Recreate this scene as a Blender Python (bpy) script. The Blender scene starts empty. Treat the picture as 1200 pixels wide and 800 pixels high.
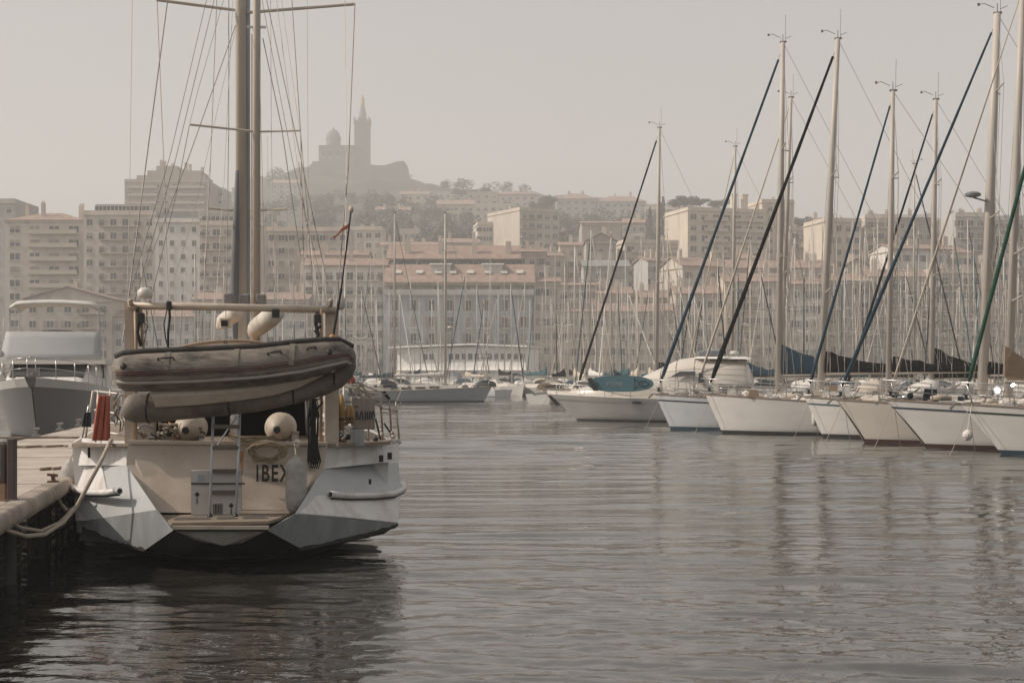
import bpy, bmesh, math, random
import numpy as np
from math import radians as R, sin, cos, tan, pi, sqrt
from mathutils import Vector, Matrix, noise

# ------------------------------------------------------------------ camera
F = 1700.0; HC = 2.4; HY = 440.0
scene = bpy.context.scene
cam = bpy.data.cameras.new('camera'); camo = bpy.data.objects.new('camera', cam)
scene.collection.objects.link(camo); scene.camera = camo
cam.sensor_width = 36; cam.lens = F/1200*36; cam.shift_y = (HY-400)/1200
cam.clip_start = 0.1; cam.clip_end = 8000
camo.location = (0, 0, HC); camo.rotation_euler = (R(90), 0, 0)

# ------------------------------------------------------------------ light
SUN_EL, SUN_AZ = 38.0, -96.0     # azimuth measured from straight ahead (+Y), negative = left
w = bpy.data.worlds.new('World'); scene.world = w; w.use_nodes = True
nt = w.node_tree; bg = nt.nodes['Background']
sky = nt.nodes.new('ShaderNodeTexSky'); sky.sky_type = 'NISHITA'; sky.sun_disc = False
sky.sun_elevation = R(SUN_EL); sky.sun_rotation = R(SUN_AZ)
sky.air_density = 1.0; sky.dust_density = 3.0; sky.ozone_density = 1.0
hs = nt.nodes.new('ShaderNodeHueSaturation'); hs.inputs['Saturation'].default_value = 0.12
tint = nt.nodes.new('ShaderNodeMix'); tint.data_type = 'RGBA'; tint.blend_type = 'MULTIPLY'
tint.inputs[0].default_value = 1.0; tint.inputs[7].default_value = (1.0, 0.98, 0.955, 1)
nt.links.new(sky.outputs[0], hs.inputs['Color']); nt.links.new(hs.outputs[0], tint.inputs[6])
veil = nt.nodes.new('ShaderNodeMix'); veil.data_type = 'RGBA'; veil.inputs[0].default_value = .5     # high thin haze over the whole sky
veil.inputs[7].default_value = (4.3, 4.2, 4.12, 1)
nt.links.new(tint.outputs[2], veil.inputs[6]); nt.links.new(veil.outputs[2], bg.inputs[0]); bg.inputs[1].default_value = 0.118
sl = bpy.data.lights.new('sun', 'SUN'); so = bpy.data.objects.new('sun', sl)
scene.collection.objects.link(so); sl.energy = 3.9; sl.angle = R(0.6); sl.color = (1.0, 0.88, 0.76)
_d = Vector((sin(R(SUN_AZ))*cos(R(SUN_EL)), cos(R(SUN_AZ))*cos(R(SUN_EL)), sin(R(SUN_EL))))
so.rotation_euler = _d.to_track_quat('Z', 'Y').to_euler(); so.location = (0, 0, 60)
vs = scene.view_settings; vs.view_transform = 'Standard'; vs.look = 'None'; vs.gamma = 1; vs.exposure = 0.0
cy = scene.cycles
cy.use_denoising = True; cy.denoiser = 'OPENIMAGEDENOISE'; cy.denoising_input_passes = 'RGB_ALBEDO_NORMAL'
cy.volume_bounces = 3; cy.max_bounces = 8; cy.transparent_max_bounces = 12
cy.sample_clamp_indirect = 6; cy.caustics_reflective = False; cy.caustics_refractive = False
HAZE_DENSITY = 0.00072
HAZE_COLOR = (1.0, 0.99, 0.98, 1)

# ------------------------------------------------------------------ helpers
COL = scene.collection
def P(px, py, d):
    return Vector(((px-600)/F*d, d, HC-(py-HY)/F*d))
def PX(px, d): return (px-600)/F*d
def PZ(py, d): return HC-(py-HY)/F*d

class MB:
    def __init__(s): s.v = []; s.f = []; s.m = []; s.mi = 0
    def add(s, vs_, fs):
        b = len(s.v); s.v += [tuple(x) for x in vs_]; s.f += [tuple(b+i for i in f) for f in fs]; s.m += [s.mi]*len(fs); return s
    def box(s, x0, y0, z0, x1, y1, z1):
        return s.add([(x0,y0,z0),(x1,y0,z0),(x1,y1,z0),(x0,y1,z0),(x0,y0,z1),(x1,y0,z1),(x1,y1,z1),(x0,y1,z1)],
            [(3,2,1,0),(4,5,6,7),(0,1,5,4),(1,2,6,5),(2,3,7,6),(3,0,4,7)])
    def cbox(s, x0, y0, z0, x1, y1, z1, c=.02):
        # box with chamfered vertical and top edges
        pts = [(x0+c,y0),(x1-c,y0),(x1,y0+c),(x1,y1-c),(x1-c,y1),(x0+c,y1),(x0,y1-c),(x0,y0+c)]
        mx, my = (x0+x1)/2, (y0+y1)/2
        def ins(p): return (p[0]+(c if p[0]<mx else -c), p[1]+(c if p[1]<my else -c))
        rings = [[(p[0],p[1],z0) for p in pts],[(p[0],p[1],z1-c) for p in pts],[(*ins(p),z1) for p in pts]]
        return s.loft(rings, True, True)
    def tube(s, pts, r, n=6, r1=None, cap=True):
        pts = [Vector(p) for p in pts]; N = len(pts); rings = []; up = None
        for i, p in enumerate(pts):
            t = (pts[min(i+1,N-1)]-pts[max(i-1,0)])
            if t.length < 1e-9: t = Vector((0,0,1))
            t.normalize()
            if up is None:
                up = Vector((0,0,1)) if abs(t.z) < .9 else Vector((1,0,0))
            a = up - t*up.dot(t)
            if a.length < 1e-4: a = t.orthogonal()
            a.normalize(); up = a; b = t.cross(a)
            rr = r[i] if isinstance(r, (list, tuple)) else (r if r1 is None else r+(r1-r)*i/max(1,N-1))
            rings.append([p+a*(rr*cos(2*pi*k/n))+b*(rr*sin(2*pi*k/n)) for k in range(n)])
        return s.loft(rings, cap, cap)
    def loft(s, rings, cap0=False, cap1=False, closed=True):
        n = len(rings[0]); vs_ = [p for r in rings for p in r]; fs = []
        for i in range(len(rings)-1):
            for k in range(n if closed else n-1):
                k2 = (k+1) % n
                fs.append((i*n+k, i*n+k2, (i+1)*n+k2, (i+1)*n+k))
        if cap0: fs.append(tuple(range(n-1,-1,-1)))
        if cap1: fs.append(tuple((len(rings)-1)*n+k for k in range(n)))
        return s.add(vs_, fs)
    def lathe(s, prof, c=(0,0,0), axis='z', n=16):
        rings = []
        for r, h in prof:
            ring = []
            for k in range(n):
                a = 2*pi*k/n; x, y = r*cos(a), r*sin(a)
                q = (x,y,h) if axis == 'z' else ((x,h,y) if axis == 'y' else (h,x,y))
                ring.append((c[0]+q[0], c[1]+q[1], c[2]+q[2]))
            rings.append(ring)
        return s.loft(rings, True, True)
    def poly(s, pts): return s.add(pts, [tuple(range(len(pts)))])
    def slab(s, pts, off):
        # polygon thickened by vector off
        n = len(pts); o = Vector(off); a = [Vector(p) for p in pts]; b = [p+o for p in a]
        return s.add(a+b, [tuple(range(n)), tuple(range(2*n-1,n-1,-1))]+[(k,(k+1)%n,n+(k+1)%n,n+k) for k in range(n)])
    def build(s, name, mats, parent=None, smooth=False, world=False, auto=None):
        me = bpy.data.meshes.new(name)
        vv = s.v
        if world and parent is not None:
            l = root_of(parent).location; vv = [(x[0]-l.x, x[1]-l.y, x[2]-l.z) for x in s.v]
        me.from_pydata(vv, [], s.f)
        if not isinstance(mats, (list, tuple)): mats = [mats]
        for m in mats: me.materials.append(m)
        if len(mats) > 1: me.polygons.foreach_set('material_index', s.m)
        bm = bmesh.new(); bm.from_mesh(me); bmesh.ops.recalc_face_normals(bm, faces=bm.faces); bm.to_mesh(me); bm.free()
        if smooth: me.polygons.foreach_set('use_smooth', [True]*len(me.polygons))
        if auto is not None:
            me.polygons.foreach_set('use_smooth', [True]*len(me.polygons)); me.set_sharp_from_angle(angle=R(auto))
        o = bpy.data.objects.new(name, me); COL.objects.link(o)
        if parent is not None: o.parent = parent
        return o
def root_of(o):
    while o.parent is not None: o = o.parent
    return o
def tag(o, label=None, cat=None, group=None, kind=None):
    if label: o['label'] = label
    if cat: o['category'] = cat
    if group: o['group'] = group
    if kind: o['kind'] = kind
    return o
def thing(name, loc, label, cat, group=None, rz=0):
    o = bpy.data.objects.new(name, None); COL.objects.link(o); o.location = loc; o.rotation_euler = (0, 0, rz)
    o.empty_display_size = .2
    return tag(o, label, cat, group)
def inst(name, src, parent, loc, scale=(1,1,1), rz=0):
    o = src.copy() if isinstance(src, bpy.types.Object) else bpy.data.objects.new(name, src)
    o.name = name; COL.objects.link(o); o.parent = parent; o.location = loc; o.scale = scale; o.rotation_euler = (0,0,rz)
    return o
def catenary(a, b, sag, n=14):
    a, b = Vector(a), Vector(b)
    return [a.lerp(b, i/n)-Vector((0,0,sag*4*(i/n)*(1-i/n))) for i in range(n+1)]

# ------------------------------------------------------------------ materials
_MC = {}
def M(name, col, rough=.6, metal=0.0, var=.18, scale=2.0, bump=0.0, bscale=None, dirt=None, damt=.5, dscale=1.2, stretch=(1,1,1), spec=.5):
    """principled with mottled base colour (the thing's own wear), optional patchy dirt colour and bump"""
    if name in _MC: return _MC[name]
    m = bpy.data.materials.new(name); m.use_nodes = True; nt = m.node_tree; b = nt.nodes['Principled BSDF']
    b.inputs['Roughness'].default_value = rough; b.inputs['Metallic'].default_value = metal
    b.inputs['Specular IOR Level'].default_value = spec
    tc = nt.nodes.new('ShaderNodeTexCoord'); mp = nt.nodes.new('ShaderNodeMapping'); mp.inputs['Scale'].default_value = stretch
    nt.links.new(tc.outputs['Object'], mp.inputs[0])
    n = nt.nodes.new('ShaderNodeTexNoise'); n.inputs['Scale'].default_value = scale; n.inputs['Detail'].default_value = 6; n.inputs['Roughness'].default_value = .6
    nt.links.new(mp.outputs[0], n.inputs['Vector'])
    r = nt.nodes.new('ShaderNodeMapRange'); r.inputs[1].default_value = .3; r.inputs[2].default_value = .7
    r.inputs[3].default_value = 1-var; r.inputs[4].default_value = 1+var*.6
    nt.links.new(n.outputs[0], r.inputs[0])
    mx = nt.nodes.new('ShaderNodeMix'); mx.data_type = 'RGBA'; mx.blend_type = 'MULTIPLY'; mx.inputs[0].default_value = 1
    mx.inputs[6].default_value = (*col, 1)
    cb = nt.nodes.new('ShaderNodeCombineColor')
    for i in range(3): nt.links.new(r.outputs[0], cb.inputs[i])
    nt.links.new(cb.outputs[0], mx.inputs[7]); out = mx.outputs[2]
    if dirt is not None:
        n2 = nt.nodes.new('ShaderNodeTexNoise'); n2.inputs['Scale'].default_value = dscale; n2.inputs['Detail'].default_value = 8; n2.inputs['Roughness'].default_value = .65
        nt.links.new(mp.outputs[0], n2.inputs['Vector'])
        r2 = nt.nodes.new('ShaderNodeMapRange'); r2.inputs[1].default_value = .48; r2.inputs[2].default_value = .68; r2.inputs[4].default_value = damt
        nt.links.new(n2.outputs[0], r2.inputs[0])
        m2 = nt.nodes.new('ShaderNodeMix'); m2.data_type = 'RGBA'; m2.inputs[7].default_value = (*dirt, 1)
        nt.links.new(r2.outputs[0], m2.inputs[0]); nt.links.new(out, m2.inputs[6]); out = m2.outputs[2]
    nt.links.new(out, b.inputs['Base Color'])
    if bump:
        bn = nt.nodes.new('ShaderNodeBump'); bn.inputs['Strength'].default_value = 1; bn.inputs['Distance'].default_value = bump
        n3 = nt.nodes.new('ShaderNodeTexNoise'); n3.inputs['Scale'].default_value = bscale or scale*3; n3.inputs['Detail'].default_value = 6
        nt.links.new(mp.outputs[0], n3.inputs['Vector']); nt.links.new(n3.outputs[0], bn.inputs['Height']); nt.links.new(bn.outputs[0], b.inputs['Normal'])
    _MC[name] = m; return m

def water_mat():
    m = bpy.data.materials.new('water'); m.use_nodes = True; nt = m.node_tree; b = nt.nodes['Principled BSDF']
    b.inputs['Base Color'].default_value = (.032, .030, .027, 1); b.inputs['Roughness'].default_value = .02
    b.inputs['IOR'].default_value = 2.45
    tc = nt.nodes.new('ShaderNodeNewGeometry')
    def nz(scale, sx, sy, rot, det=3):
        mp = nt.nodes.new('ShaderNodeMapping'); mp.inputs['Scale'].default_value = (sx, sy, 1); mp.inputs['Rotation'].default_value = (0, 0, R(rot))
        n = nt.nodes.new('ShaderNodeTexNoise'); n.inputs['Scale'].default_value = scale; n.inputs['Detail'].default_value = det
        nt.links.new(tc.outputs['Position'], mp.inputs[0]); nt.links.new(mp.outputs[0], n.inputs['Vector']); return n.outputs[0]
    def mth(op, a, c):
        q = nt.nodes.new('ShaderNodeMath'); q.operation = op
        for i, x in enumerate((a, c)):
            if isinstance(x, (int, float)): q.inputs[i].default_value = x
            else: nt.links.new(x, q.inputs[i])
        return q.outputs[0]
    a = nz(1.0, .35, 1.5, 6, 2)         # long low crests
    c = nz(1.0, 1.6, 4.2, -8, 3)        # ripples
    e = nz(1.0, 6.5, 9, 24, 3)          # capillary ripples
    pm = nt.nodes.new('ShaderNodeMapRange'); pm.inputs[1].default_value = .40; pm.inputs[2].default_value = .62; pm.inputs[3].default_value = .45; pm.inputs[4].default_value = 1.7
    nt.links.new(nz(1.0, .10, .22, 12, 2), pm.inputs[0]); e = mth('MULTIPLY', e, pm.outputs[0]); c = mth('MULTIPLY', c, pm.outputs[0])
    h = mth('ADD', mth('MULTIPLY', a, .035), mth('ADD', mth('MULTIPLY', c, .006), mth('MULTIPLY', e, .0046)))
    bn = nt.nodes.new('ShaderNodeBump'); bn.inputs['Strength'].default_value = 1; bn.inputs['Distance'].default_value = 1.0
    nt.links.new(h, bn.inputs['Height']); nt.links.new(bn.outputs[0], b.inputs['Normal'])
    return m

# ------------------------------------------------------------------ water
def build_water():
    rng = np.random.RandomState(4)
    ys = [6.0]
    while ys[-1] < 150: ys.append(ys[-1] + max(.045, ys[-1]*.0036))
    ys = np.array(ys); nx = 420
    u = np.linspace(-1, 1, nx)
    Y, U = np.meshgrid(ys, u, indexing='ij'); X = U*(Y*.46+4)
    Z = np.zeros_like(X)
    for k in range(112):
        cut = 1.0
        if k < 50: lam = .17*(.6/.17)**rng.rand(); th = rng.normal(0.1, .5); amp = .0030*lam; cut = np.clip(1.4-Y/26, .12, 1)
        elif k < 84: lam = rng.uniform(.38, 1.15); th = rng.normal(.0, .22); amp = .0019*lam; cut = np.clip(Y/24, .55, 1.25)
        else: lam = rng.uniform(1.1, 2.9); th = rng.normal(.03, .11); amp = .0030*lam; cut = np.clip(Y/30, .18, 1.3)
        kx, ky = sin(th)*2*pi/lam, cos(th)*2*pi/lam
        fade = np.clip(1.6-Y/(lam*80), 0, 1)
        Z += amp*cut*fade*np.sin(kx*X+ky*Y+rng.rand()*6.28)
    # calmer and rougher patches
    patch = .62+.5*np.sin(X*.23+1.3+.6*np.sin(Y*.31))*np.sin(Y*.17-.7)+.12*np.sin(X*.7+Y*.9)
    Z *= np.clip(patch, .45, 1.15)
    edge = np.clip(np.minimum((1-np.abs(U))*14, (150-Y)/14), 0, 1); Z *= edge
    V = np.stack([X, Y, Z], -1).reshape(-1, 3)
    ny = len(ys); i = np.arange((ny-1)*(nx-1)); r = i//(nx-1); c = i % (nx-1); a = r*nx+c
    Fq = np.stack([a, a+1, a+nx+1, a+nx], -1)
    me = bpy.data.meshes.new('water'); nv = len(V)
    # outer ring sheets (flush at the seam)
    ext = np.array([(-(6*.46+4),6,0),(6*.46+4,6,0),(-(90*.46+4),90,0),(90*.46+4,90,0),
                    (-950,-45,0),(950,-45,0),(-950,90,0),(950,90,0),(-950,300,0),(950,300,0),(-(6*.46+4),-45,0),(6*.46+4,-45,0)])
    ye = float(ys[-1]); ext[2] = (-(ye*.46+4), ye, 0); ext[3] = (ye*.46+4, ye, 0); ext[6][1] = ye; ext[7][1] = ye
    V2 = np.concatenate([V, ext]); q = nv
    F2 = np.concatenate([Fq, np.array([(q+10,q+11,q+1,q+0),(q+4,q+10,q+0,q+0),(q+4,q+0,q+2,q+6),(q+11,q+5,q+1,q+1),(q+1,q+5,q+7,q+3),(q+6,q+7,q+9,q+8)])])
    faces = [tuple(dict.fromkeys(f)) for f in F2.tolist()]
    me.from_pydata(V2.tolist(), [], faces)
    me.polygons.foreach_set('use_smooth', [True]*len(me.polygons))
    o = bpy.data.objects.new('water', me); COL.objects.link(o); me.materials.append(water_mat()); tag(o, kind='structure')
build_water()

# ------------------------------------------------------------------ terrain
PXS = [-400, 0, 150, 250, 300, 360, 430, 500, 560, 650, 800, 950, 1100, 1200, 1600]
LAY = [(310, None), (345, [425]*15),
       (450, [400,372,360,345,330,325,322,320,318,316,320,318,305,300,300]),
       (600, [390,350,320,300,290,282,280,285,290,290,290,292,285,280,300]),
       (800, [360,330,290,268,250,242,238,240,250,250,256,268,268,270,300]),
       (1080,[340,300,262,240,214,209,216,224,227,236,248,266,264,268,300]),
       (1250,[345,310,275,252,226,216,222,230,235,246,258,275,275,275,300]),
       (1560,[400,390,380,370,360,350,350,360,360,360,360,370,370,370,370])]
def terr_z(x, y):
    px = 600+F*x/y
    prev = (300, 1.25)
    for d, pr in LAY:
        z = 1.25 if pr is None else PZ(float(np.interp(px, PXS, pr)), d)
        if y <= d:
            t = (y-prev[0])/(d-prev[0]); t = t*t*(3-2*t) if d > 900 else t
            return prev[1]+(z-prev[1])*t
        prev = (d, z)
    return prev[1]
def build_terrain():
    mb = MB(); ds = list(range(302, 460, 8))+list(range(460, 1250, 16))+list(range(1250, 1570, 40)); nx = 150
    for d in ds:
        for i in range(nx):
            x = (-1+2*i/(nx-1))*min(900, d*.75)
            z = terr_z(x, d) if d > 312 else 1.25
            z += 0 if d < 340 else 4*noise.noise(Vector((x*.02, d*.02, 1)))*min(1, (d-340)/100)+(5*noise.noise(Vector((x*.06, d*.05, 5)))+3*abs(noise.noise(Vector((x*.15, d*.1, 9)))) if d > 850 else 0)
            mb.v.append((x, d, z))
    n = nx
    for r in range(len(ds)-1):
        for c in range(n-1): mb.f.append((r*n+c, r*n+c+1, (r+1)*n+c+1, (r+1)*n+c)); mb.m.append(0)
    o = mb.build('hill', M('hillside', (.06,.058,.046), .9, var=.5, scale=.03, dirt=(.13,.12,.10), dscale=.02, damt=.6), smooth=True); tag(o, kind='structure')
    q = MB(); q.box(-500, 296, -2, 500, 303, 1.25)
    tag(q.build('far_quay', M('quaystone', (.34,.31,.27), .8, scale=.5)), kind='structure')
build_terrain()

# ------------------------------------------------------------------ haze
hb = MB(); hb.box(-960, -50, -3.2, 960, 1620, 236)
hm = bpy.data.materials.new('haze'); hm.use_nodes = True; hn = hm.node_tree
hn.nodes.remove(hn.nodes['Principled BSDF'])
pv = hn.nodes.new('ShaderNodeVolumePrincipled'); pv.inputs['Color'].default_value = HAZE_COLOR
pv.inputs['Density'].default_value = HAZE_DENSITY; pv.inputs['Anisotropy'].default_value = .1
hn.links.new(pv.outputs[0], hn.nodes['Material Output'].inputs['Volume'])
tag(hb.build('haze', hm), kind='stuff')
# ------------------------------------------------------------------ buildings
W_ = {}
def wall(i):
    cols = {'cream': (.58,.52,.45), 'pink': (.52,.44,.38), 'white': (.70,.67,.63), 'grey': (.45,.44,.42), 'beige': (.52,.46,.39),
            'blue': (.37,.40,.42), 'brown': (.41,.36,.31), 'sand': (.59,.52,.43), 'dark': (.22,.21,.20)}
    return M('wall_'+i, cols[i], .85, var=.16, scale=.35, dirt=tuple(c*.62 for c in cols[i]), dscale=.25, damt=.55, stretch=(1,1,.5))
TILE = M('roof_tile', (.33,.235,.19), .85, var=.3, scale=.8, dirt=(.22,.17,.14), dscale=.3)
SLATE = M('roof_grey', (.25,.25,.25), .7, var=.2, scale=.6)
GLASS = M('window_glass', (.055,.06,.065), .12, var=.3, scale=.3)
TRIM = M('window_trim', (.55,.52,.47), .7, var=.1)
SHUT = M('shutter', (.33,.29,.25), .75, var=.2, scale=.7)
SHUTG = M('shutter_grey', (.26,.30,.31), .75, var=.2, scale=.7)
RAILM = M('balcony_rail', (.18,.175,.17), .6, var=.2)
def _win_meshes():
    out = []
    for kind in range(5):
        # unit window 1 wide, 1 high, origin bottom centre, front faces -y
        mb = MB(); mb.mi = 0
        mb.box(-.5, -.035, 0, .5, .0, .05); mb.box(-.5,-.035,.95,.5,.0,1); mb.box(-.5,-.035,.05,-.44,0,.95); mb.box(.44,-.035,.05,.5,0,.95); mb.box(-.03,-.03,.05,.03,0,.95)
        mb.box(-.56,-.10,-.05,.56,0,.0)
        mb.mi = 1
        if kind < 3: mb.box(-.44,-.015,.05,-.03,0,.95); mb.box(.03,-.015,.05,.44,0,.95)
        mb.mi = 2
        if kind == 1:
            for sx in (-1, 1):
                mb.box(min(sx*.5,sx*.92), -.05, .0, max(sx*.5,sx*.92), -.002, 1)
        if kind == 2: mb.box(-.43,-.025,.5,.43,-.016,.95)
        if kind == 3:
            for k in range(9): mb.box(-.44,-.03,.05+k*.1,.44,-.005,.13+k*.1)
        if kind == 4:
            for sx in (-1, 1): mb.box(min(sx*.5,sx*.98), -.05, .0, max(sx*.5,sx*.98), -.002, 1)
            mb.mi = 1; mb.box(-.44,-.015,.05,-.03,0,.95); mb.box(.03,-.015,.05,.44,0,.95)
        o = mb.build('window', [TRIM, GLASS, SHUTG if kind == 4 else SHUT]); me = o.data; bpy.data.objects.remove(o); out.append(me)
    return out
WIN = _win_meshes()
def _balc():
    mb = MB(); mb.mi = 0; mb.box(0,-1.1,-.16,1,0,0); mb.mi = 1
    mb.box(0,-1.1,.95,1,-1.04,1.02)
    for k in range(24): mb.box(.02+k*.0417,-1.085,0,.026+k*.0417,-1.06,.95)
    mb.box(0,-1.1,.0,.004,0,.98); mb.box(.996,-1.1,.0,1,0,.98)
    o = mb.build('balcony', [wall('sand'), RAILM]); me = o.data; bpy.data.objects.remove(o)
    mb = MB(); mb.box(0,-1.1,-.16,1,0,0); mb.box(0,-1.1,0,1,-1.0,.85)
    o = mb.build('balcony', [wall('sand')]); me2 = o.data; bpy.data.objects.remove(o)
    return [me, me2]
BAL = _balc()
brng = random.Random(11)
def bld(px0, px1, top, d, depth, label, col='cream', floors=None, bays=4, rz=0, roof='flat', ridge=0, fh=3.1, ww=1.15, wh=1.6,
        kinds=(0,0,1,2,3), balc=(), balmesh=0, chim=0, base=None, group='buildings behind the harbour', cat='building', sidebays=0, first=1.0, roofm=None, name='apartment_building', cornice=True, maxwin=96):
    """px0..px1 facade span in the photo at distance d, real metres from there; rz turns the block about its left front corner"""
    x0 = PX(px0, d); Wd = PX(px1, d)-x0; cz = cos(R(rz)); Wd = Wd/cz
    if base is None: base = max(1.25, min(terr_z(x0, d+2), terr_z(x0+Wd, d+2), terr_z(x0+Wd/2, d+depth))-1.5) if d > 312 else 1.25
    H = PZ(top, d)-base
    t = thing(name, (x0, d, base), label, cat, group, R(rz))
    wm = wall(col)
    mb = MB(); mb.box(0, 0, 0, Wd, depth, H); mb.build('wall', wm, t)
    if cornice and roof != 'none':
        c = MB(); c.box(-.25,-.3,H-.45,Wd+.25,-.003,H-.15)
        if sidebays or rz: c.box(-.28,-.003,H-.45,-.003,depth,H-.15)
        c.build('cornice', wall('sand'), t)
    rm = roofm or TILE; ro = None; oh = .45
    if roof == 'flat':
        r = MB(); r.box(0,0,H+.003,Wd,.3,H+.7); r.box(0,depth-.3,H+.003,Wd,depth,H+.7); r.box(0,.3,H+.003,.3,depth-.3,H+.7); r.box(Wd-.3,.3,H+.003,Wd,depth-.3,H+.7)
        ro = r.build('roof', wm, t)
    elif roof == 'tile':      # ridge parallel to the facade
        r = MB(); e = H+.02
        r.slab([(-oh,-oh,e),(Wd+oh,-oh,e),(Wd+oh,depth/2,e+ridge),(-oh,depth/2,e+ridge)], (0,0,.22))
        r.slab([(-oh,depth+oh,e),(Wd+oh,depth+oh,e),(Wd+oh,depth/2,e+ridge),(-oh,depth/2,e+ridge)], (0,0,.22))
        ro = r.build('roof', rm, t)
        g = MB(); g.add([(.01,0.01,H),(.01,depth-.01,H),(.01,depth/2,H+ridge-.05),(Wd-.01,0.01,H),(Wd-.01,depth-.01,H),(Wd-.01,depth/2,H+ridge-.05)], [(0,1,2),(3,4,5),(0,2,5,3),(1,2,5,4)])
        g.build('gable', wm, t)
    elif roof == 'hip':
        r = MB(); e = H+.02; k = min(depth/2, Wd/2-.5)
        r.add([(-oh,-oh,e),(Wd+oh,-oh,e),(Wd+oh,depth+oh,e),(-oh,depth+oh,e),(k,depth/2,e+ridge),(Wd-k,depth/2,e+ridge)],
              [(0,1,5,4),(1,2,5),(2,3,4,5),(3,0,4),(3,2,1,0)]); ro = r.build('roof', rm, t)
    elif roof == 'gable':     # gable faces the water
        r = MB(); e = H+.02
        r.slab([(-oh,-oh,e),(-oh,depth+oh,e),(Wd/2,depth+oh,e+ridge),(Wd/2,-oh,e+ridge)], (0,0,.22))
        r.slab([(Wd+oh,-oh,e),(Wd+oh,depth+oh,e),(Wd/2,depth+oh,e+ridge),(Wd/2,-oh,e+ridge)], (0,0,.22))
        ro = r.build('roof', rm, t)
        g = MB(); g.add([(0.01,.01,H),(Wd-.01,.01,H),(Wd/2,.01,H+ridge-.03),(0.01,depth-.01,H),(Wd-.01,depth-.01,H),(Wd/2,depth-.01,H+ridge-.03)], [(0,1,2),(5,4,3),(0,2,5,3),(1,2,5,4)]); g.build('gable', wm, t)
    for k in range(chim):
        cx = Wd*(k+.5+brng.uniform(-.3,.3))/chim; cyy = depth*brng.uniform(.25,.6); zt = H+(ridge if roof != 'flat' else 0)
        hh = brng.uniform(1.0,2.2); ww_ = brng.uniform(.35,.8)
        q = MB(); q.box(cx-ww_,cyy-.35,H,cx+ww_,cyy+.35,zt+hh); 
        for j in range(brng.choice((2,3))): 
            ax = cx-ww_*.6+j*.45; q.lathe([(.13,zt+hh),(.16,zt+hh+.5)], (ax,cyy,0), n=6)
        q.build('chimney', wall(brng.choice(('sand','pink','beige'))), ro or t)
    nf = floors or int((H-2)/fh); cnt = 0
    for f in range(nf):
        z = H-first-wh-f*fh-.3
        if z < .5: break
        for b in range(bays):
            if cnt >= maxwin: break
            x = Wd*(b+.5)/bays
            inst('window', WIN[brng.choice(kinds)], t, (x, -.004, z), (ww, 1.0 if ww < 1.5 else 1.6, wh)); cnt += 1
        for (a, bb) in balc:
            inst('balcony', BAL[balmesh], t, (Wd*a, -.006, z-.08), (Wd*(bb-a), 1, 1))
        for b in range(sidebays):
            if cnt >= maxwin: break
            inst('window', WIN[brng.choice(kinds)], t, (-.004, depth*(b+.5)/sidebays, z), (ww, 1, wh), R(-90)); cnt += 1
    return t, Wd, H

# left part of the waterfront
bld(-60, 17, 236, 352, 18, 'plain grey block cut by the left edge, behind the tiled roofed apartments', 'grey', bays=6, chim=1)
t, Wd, H = bld(6, 98, 258, 335, 14, 'wide apartment block with four bands of balconies and a low tiled roof, far left', 'cream', bays=4, ww=2.6, wh=1.7, kinds=(0,2,3), balc=((.3,.93),), balmesh=1, roof='hip', ridge=2.4, chim=3)
t, Wd, H = bld(98, 182, 250, 334, 15, 'apartment block with a central stack of wide balconies and a crowded roof of chimneys', 'cream', bays=6, ww=1.5, wh=1.6, kinds=(0,2,3), balc=((.24,.8),), chim=6)
p = MB(); p.box(Wd*.12,2.5,H+.003,Wd*.9,10,H+2.4); pp = p.build('penthouse', wall('grey'), t)
for k in range(7): inst('window', WIN[0], t, (Wd*(.17+k*.11), 2.49, H+.35), (1.9,1,1.7))
t, Wd, H = bld(182, 234, 259, 332, 14, 'narrow white apartment block with two columns of small paired windows', 'white', bays=4, ww=1.0, wh=1.3, kinds=(0,0,3), chim=2)
p = MB(); p.box(Wd*.1,2.2,H+.003,Wd*.95,9,H+2.5); p.build('penthouse', SLATE, t)
t, Wd, H = bld(234, 300, 262, 331, 14, 'pale block with a curved glass penthouse, behind the twin masts', 'cream', bays=5, ww=1.9, wh=1.5, kinds=(0,2,3), balc=((.02,.5),), chim=1)
p = MB(); pr = []
for k in range(9):
    a = pi/2*k/8; pr.append((1.5*(1-sin(a)), 3.1*sin(a)))
rings = [[(xx, 1.2+q[0], H+.003+q[1]) for q in pr]+[(xx, 9, H+3.1), (xx, 9, H+.003)] for xx in (-.6, Wd+.4)]
p.loft(rings, True, True); p.build('penthouse', wall('white'), t)
for k in range(6): inst('window', WIN[0], t, (Wd*(.1+k*.16), 1.19, H+.3), (2.1,1,1.5))
bld(300, 408, 269, 352, 14, 'long pale block with a thin projecting cornice, right of the twin masts', 'sand', bays=9, ww=1.6, wh=1.5, kinds=(0,2,3,1), chim=4)
bld(28, 131, 351, 303, 16, 'low house with a broad front gable of pale tiles, above the flybridge yacht', 'beige', bays=5, ww=1.6, wh=1.5, roof='gable', ridge=2.6, chim=1, group='low houses on the far quay', name='quayside_house', balc=((.62,.93),), cat='house')
bld(131, 226, 372, 304, 12, 'low plain quayside house right of the broad gabled one', 'grey', bays=6, roof='tile', ridge=1.6, chim=2, group='low houses on the far quay', name='quayside_house', cat='house')
bld(226, 360, 352, 306, 13, 'five storey quayside block with pale shutters, half hidden by the dinghy gantry', 'grey', bays=11, roof='tile', ridge=1.8, chim=3, kinds=(0,1,3,4))
bld(356, 452, 312, 312, 14, 'white fronted quayside block with long balconies and grey upper storey, left of the pink roofs', 'white', bays=8, ww=1.5, wh=1.7, kinds=(0,2,3), balc=((.05,.95),), roof='tile', ridge=2.0, chim=3)
bld(352, 430, 300, 328, 10, 'pale block with a flat terrace roof just above the white fronted one', 'sand', bays=6, roof='tile', ridge=1.4, chim=2)
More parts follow.
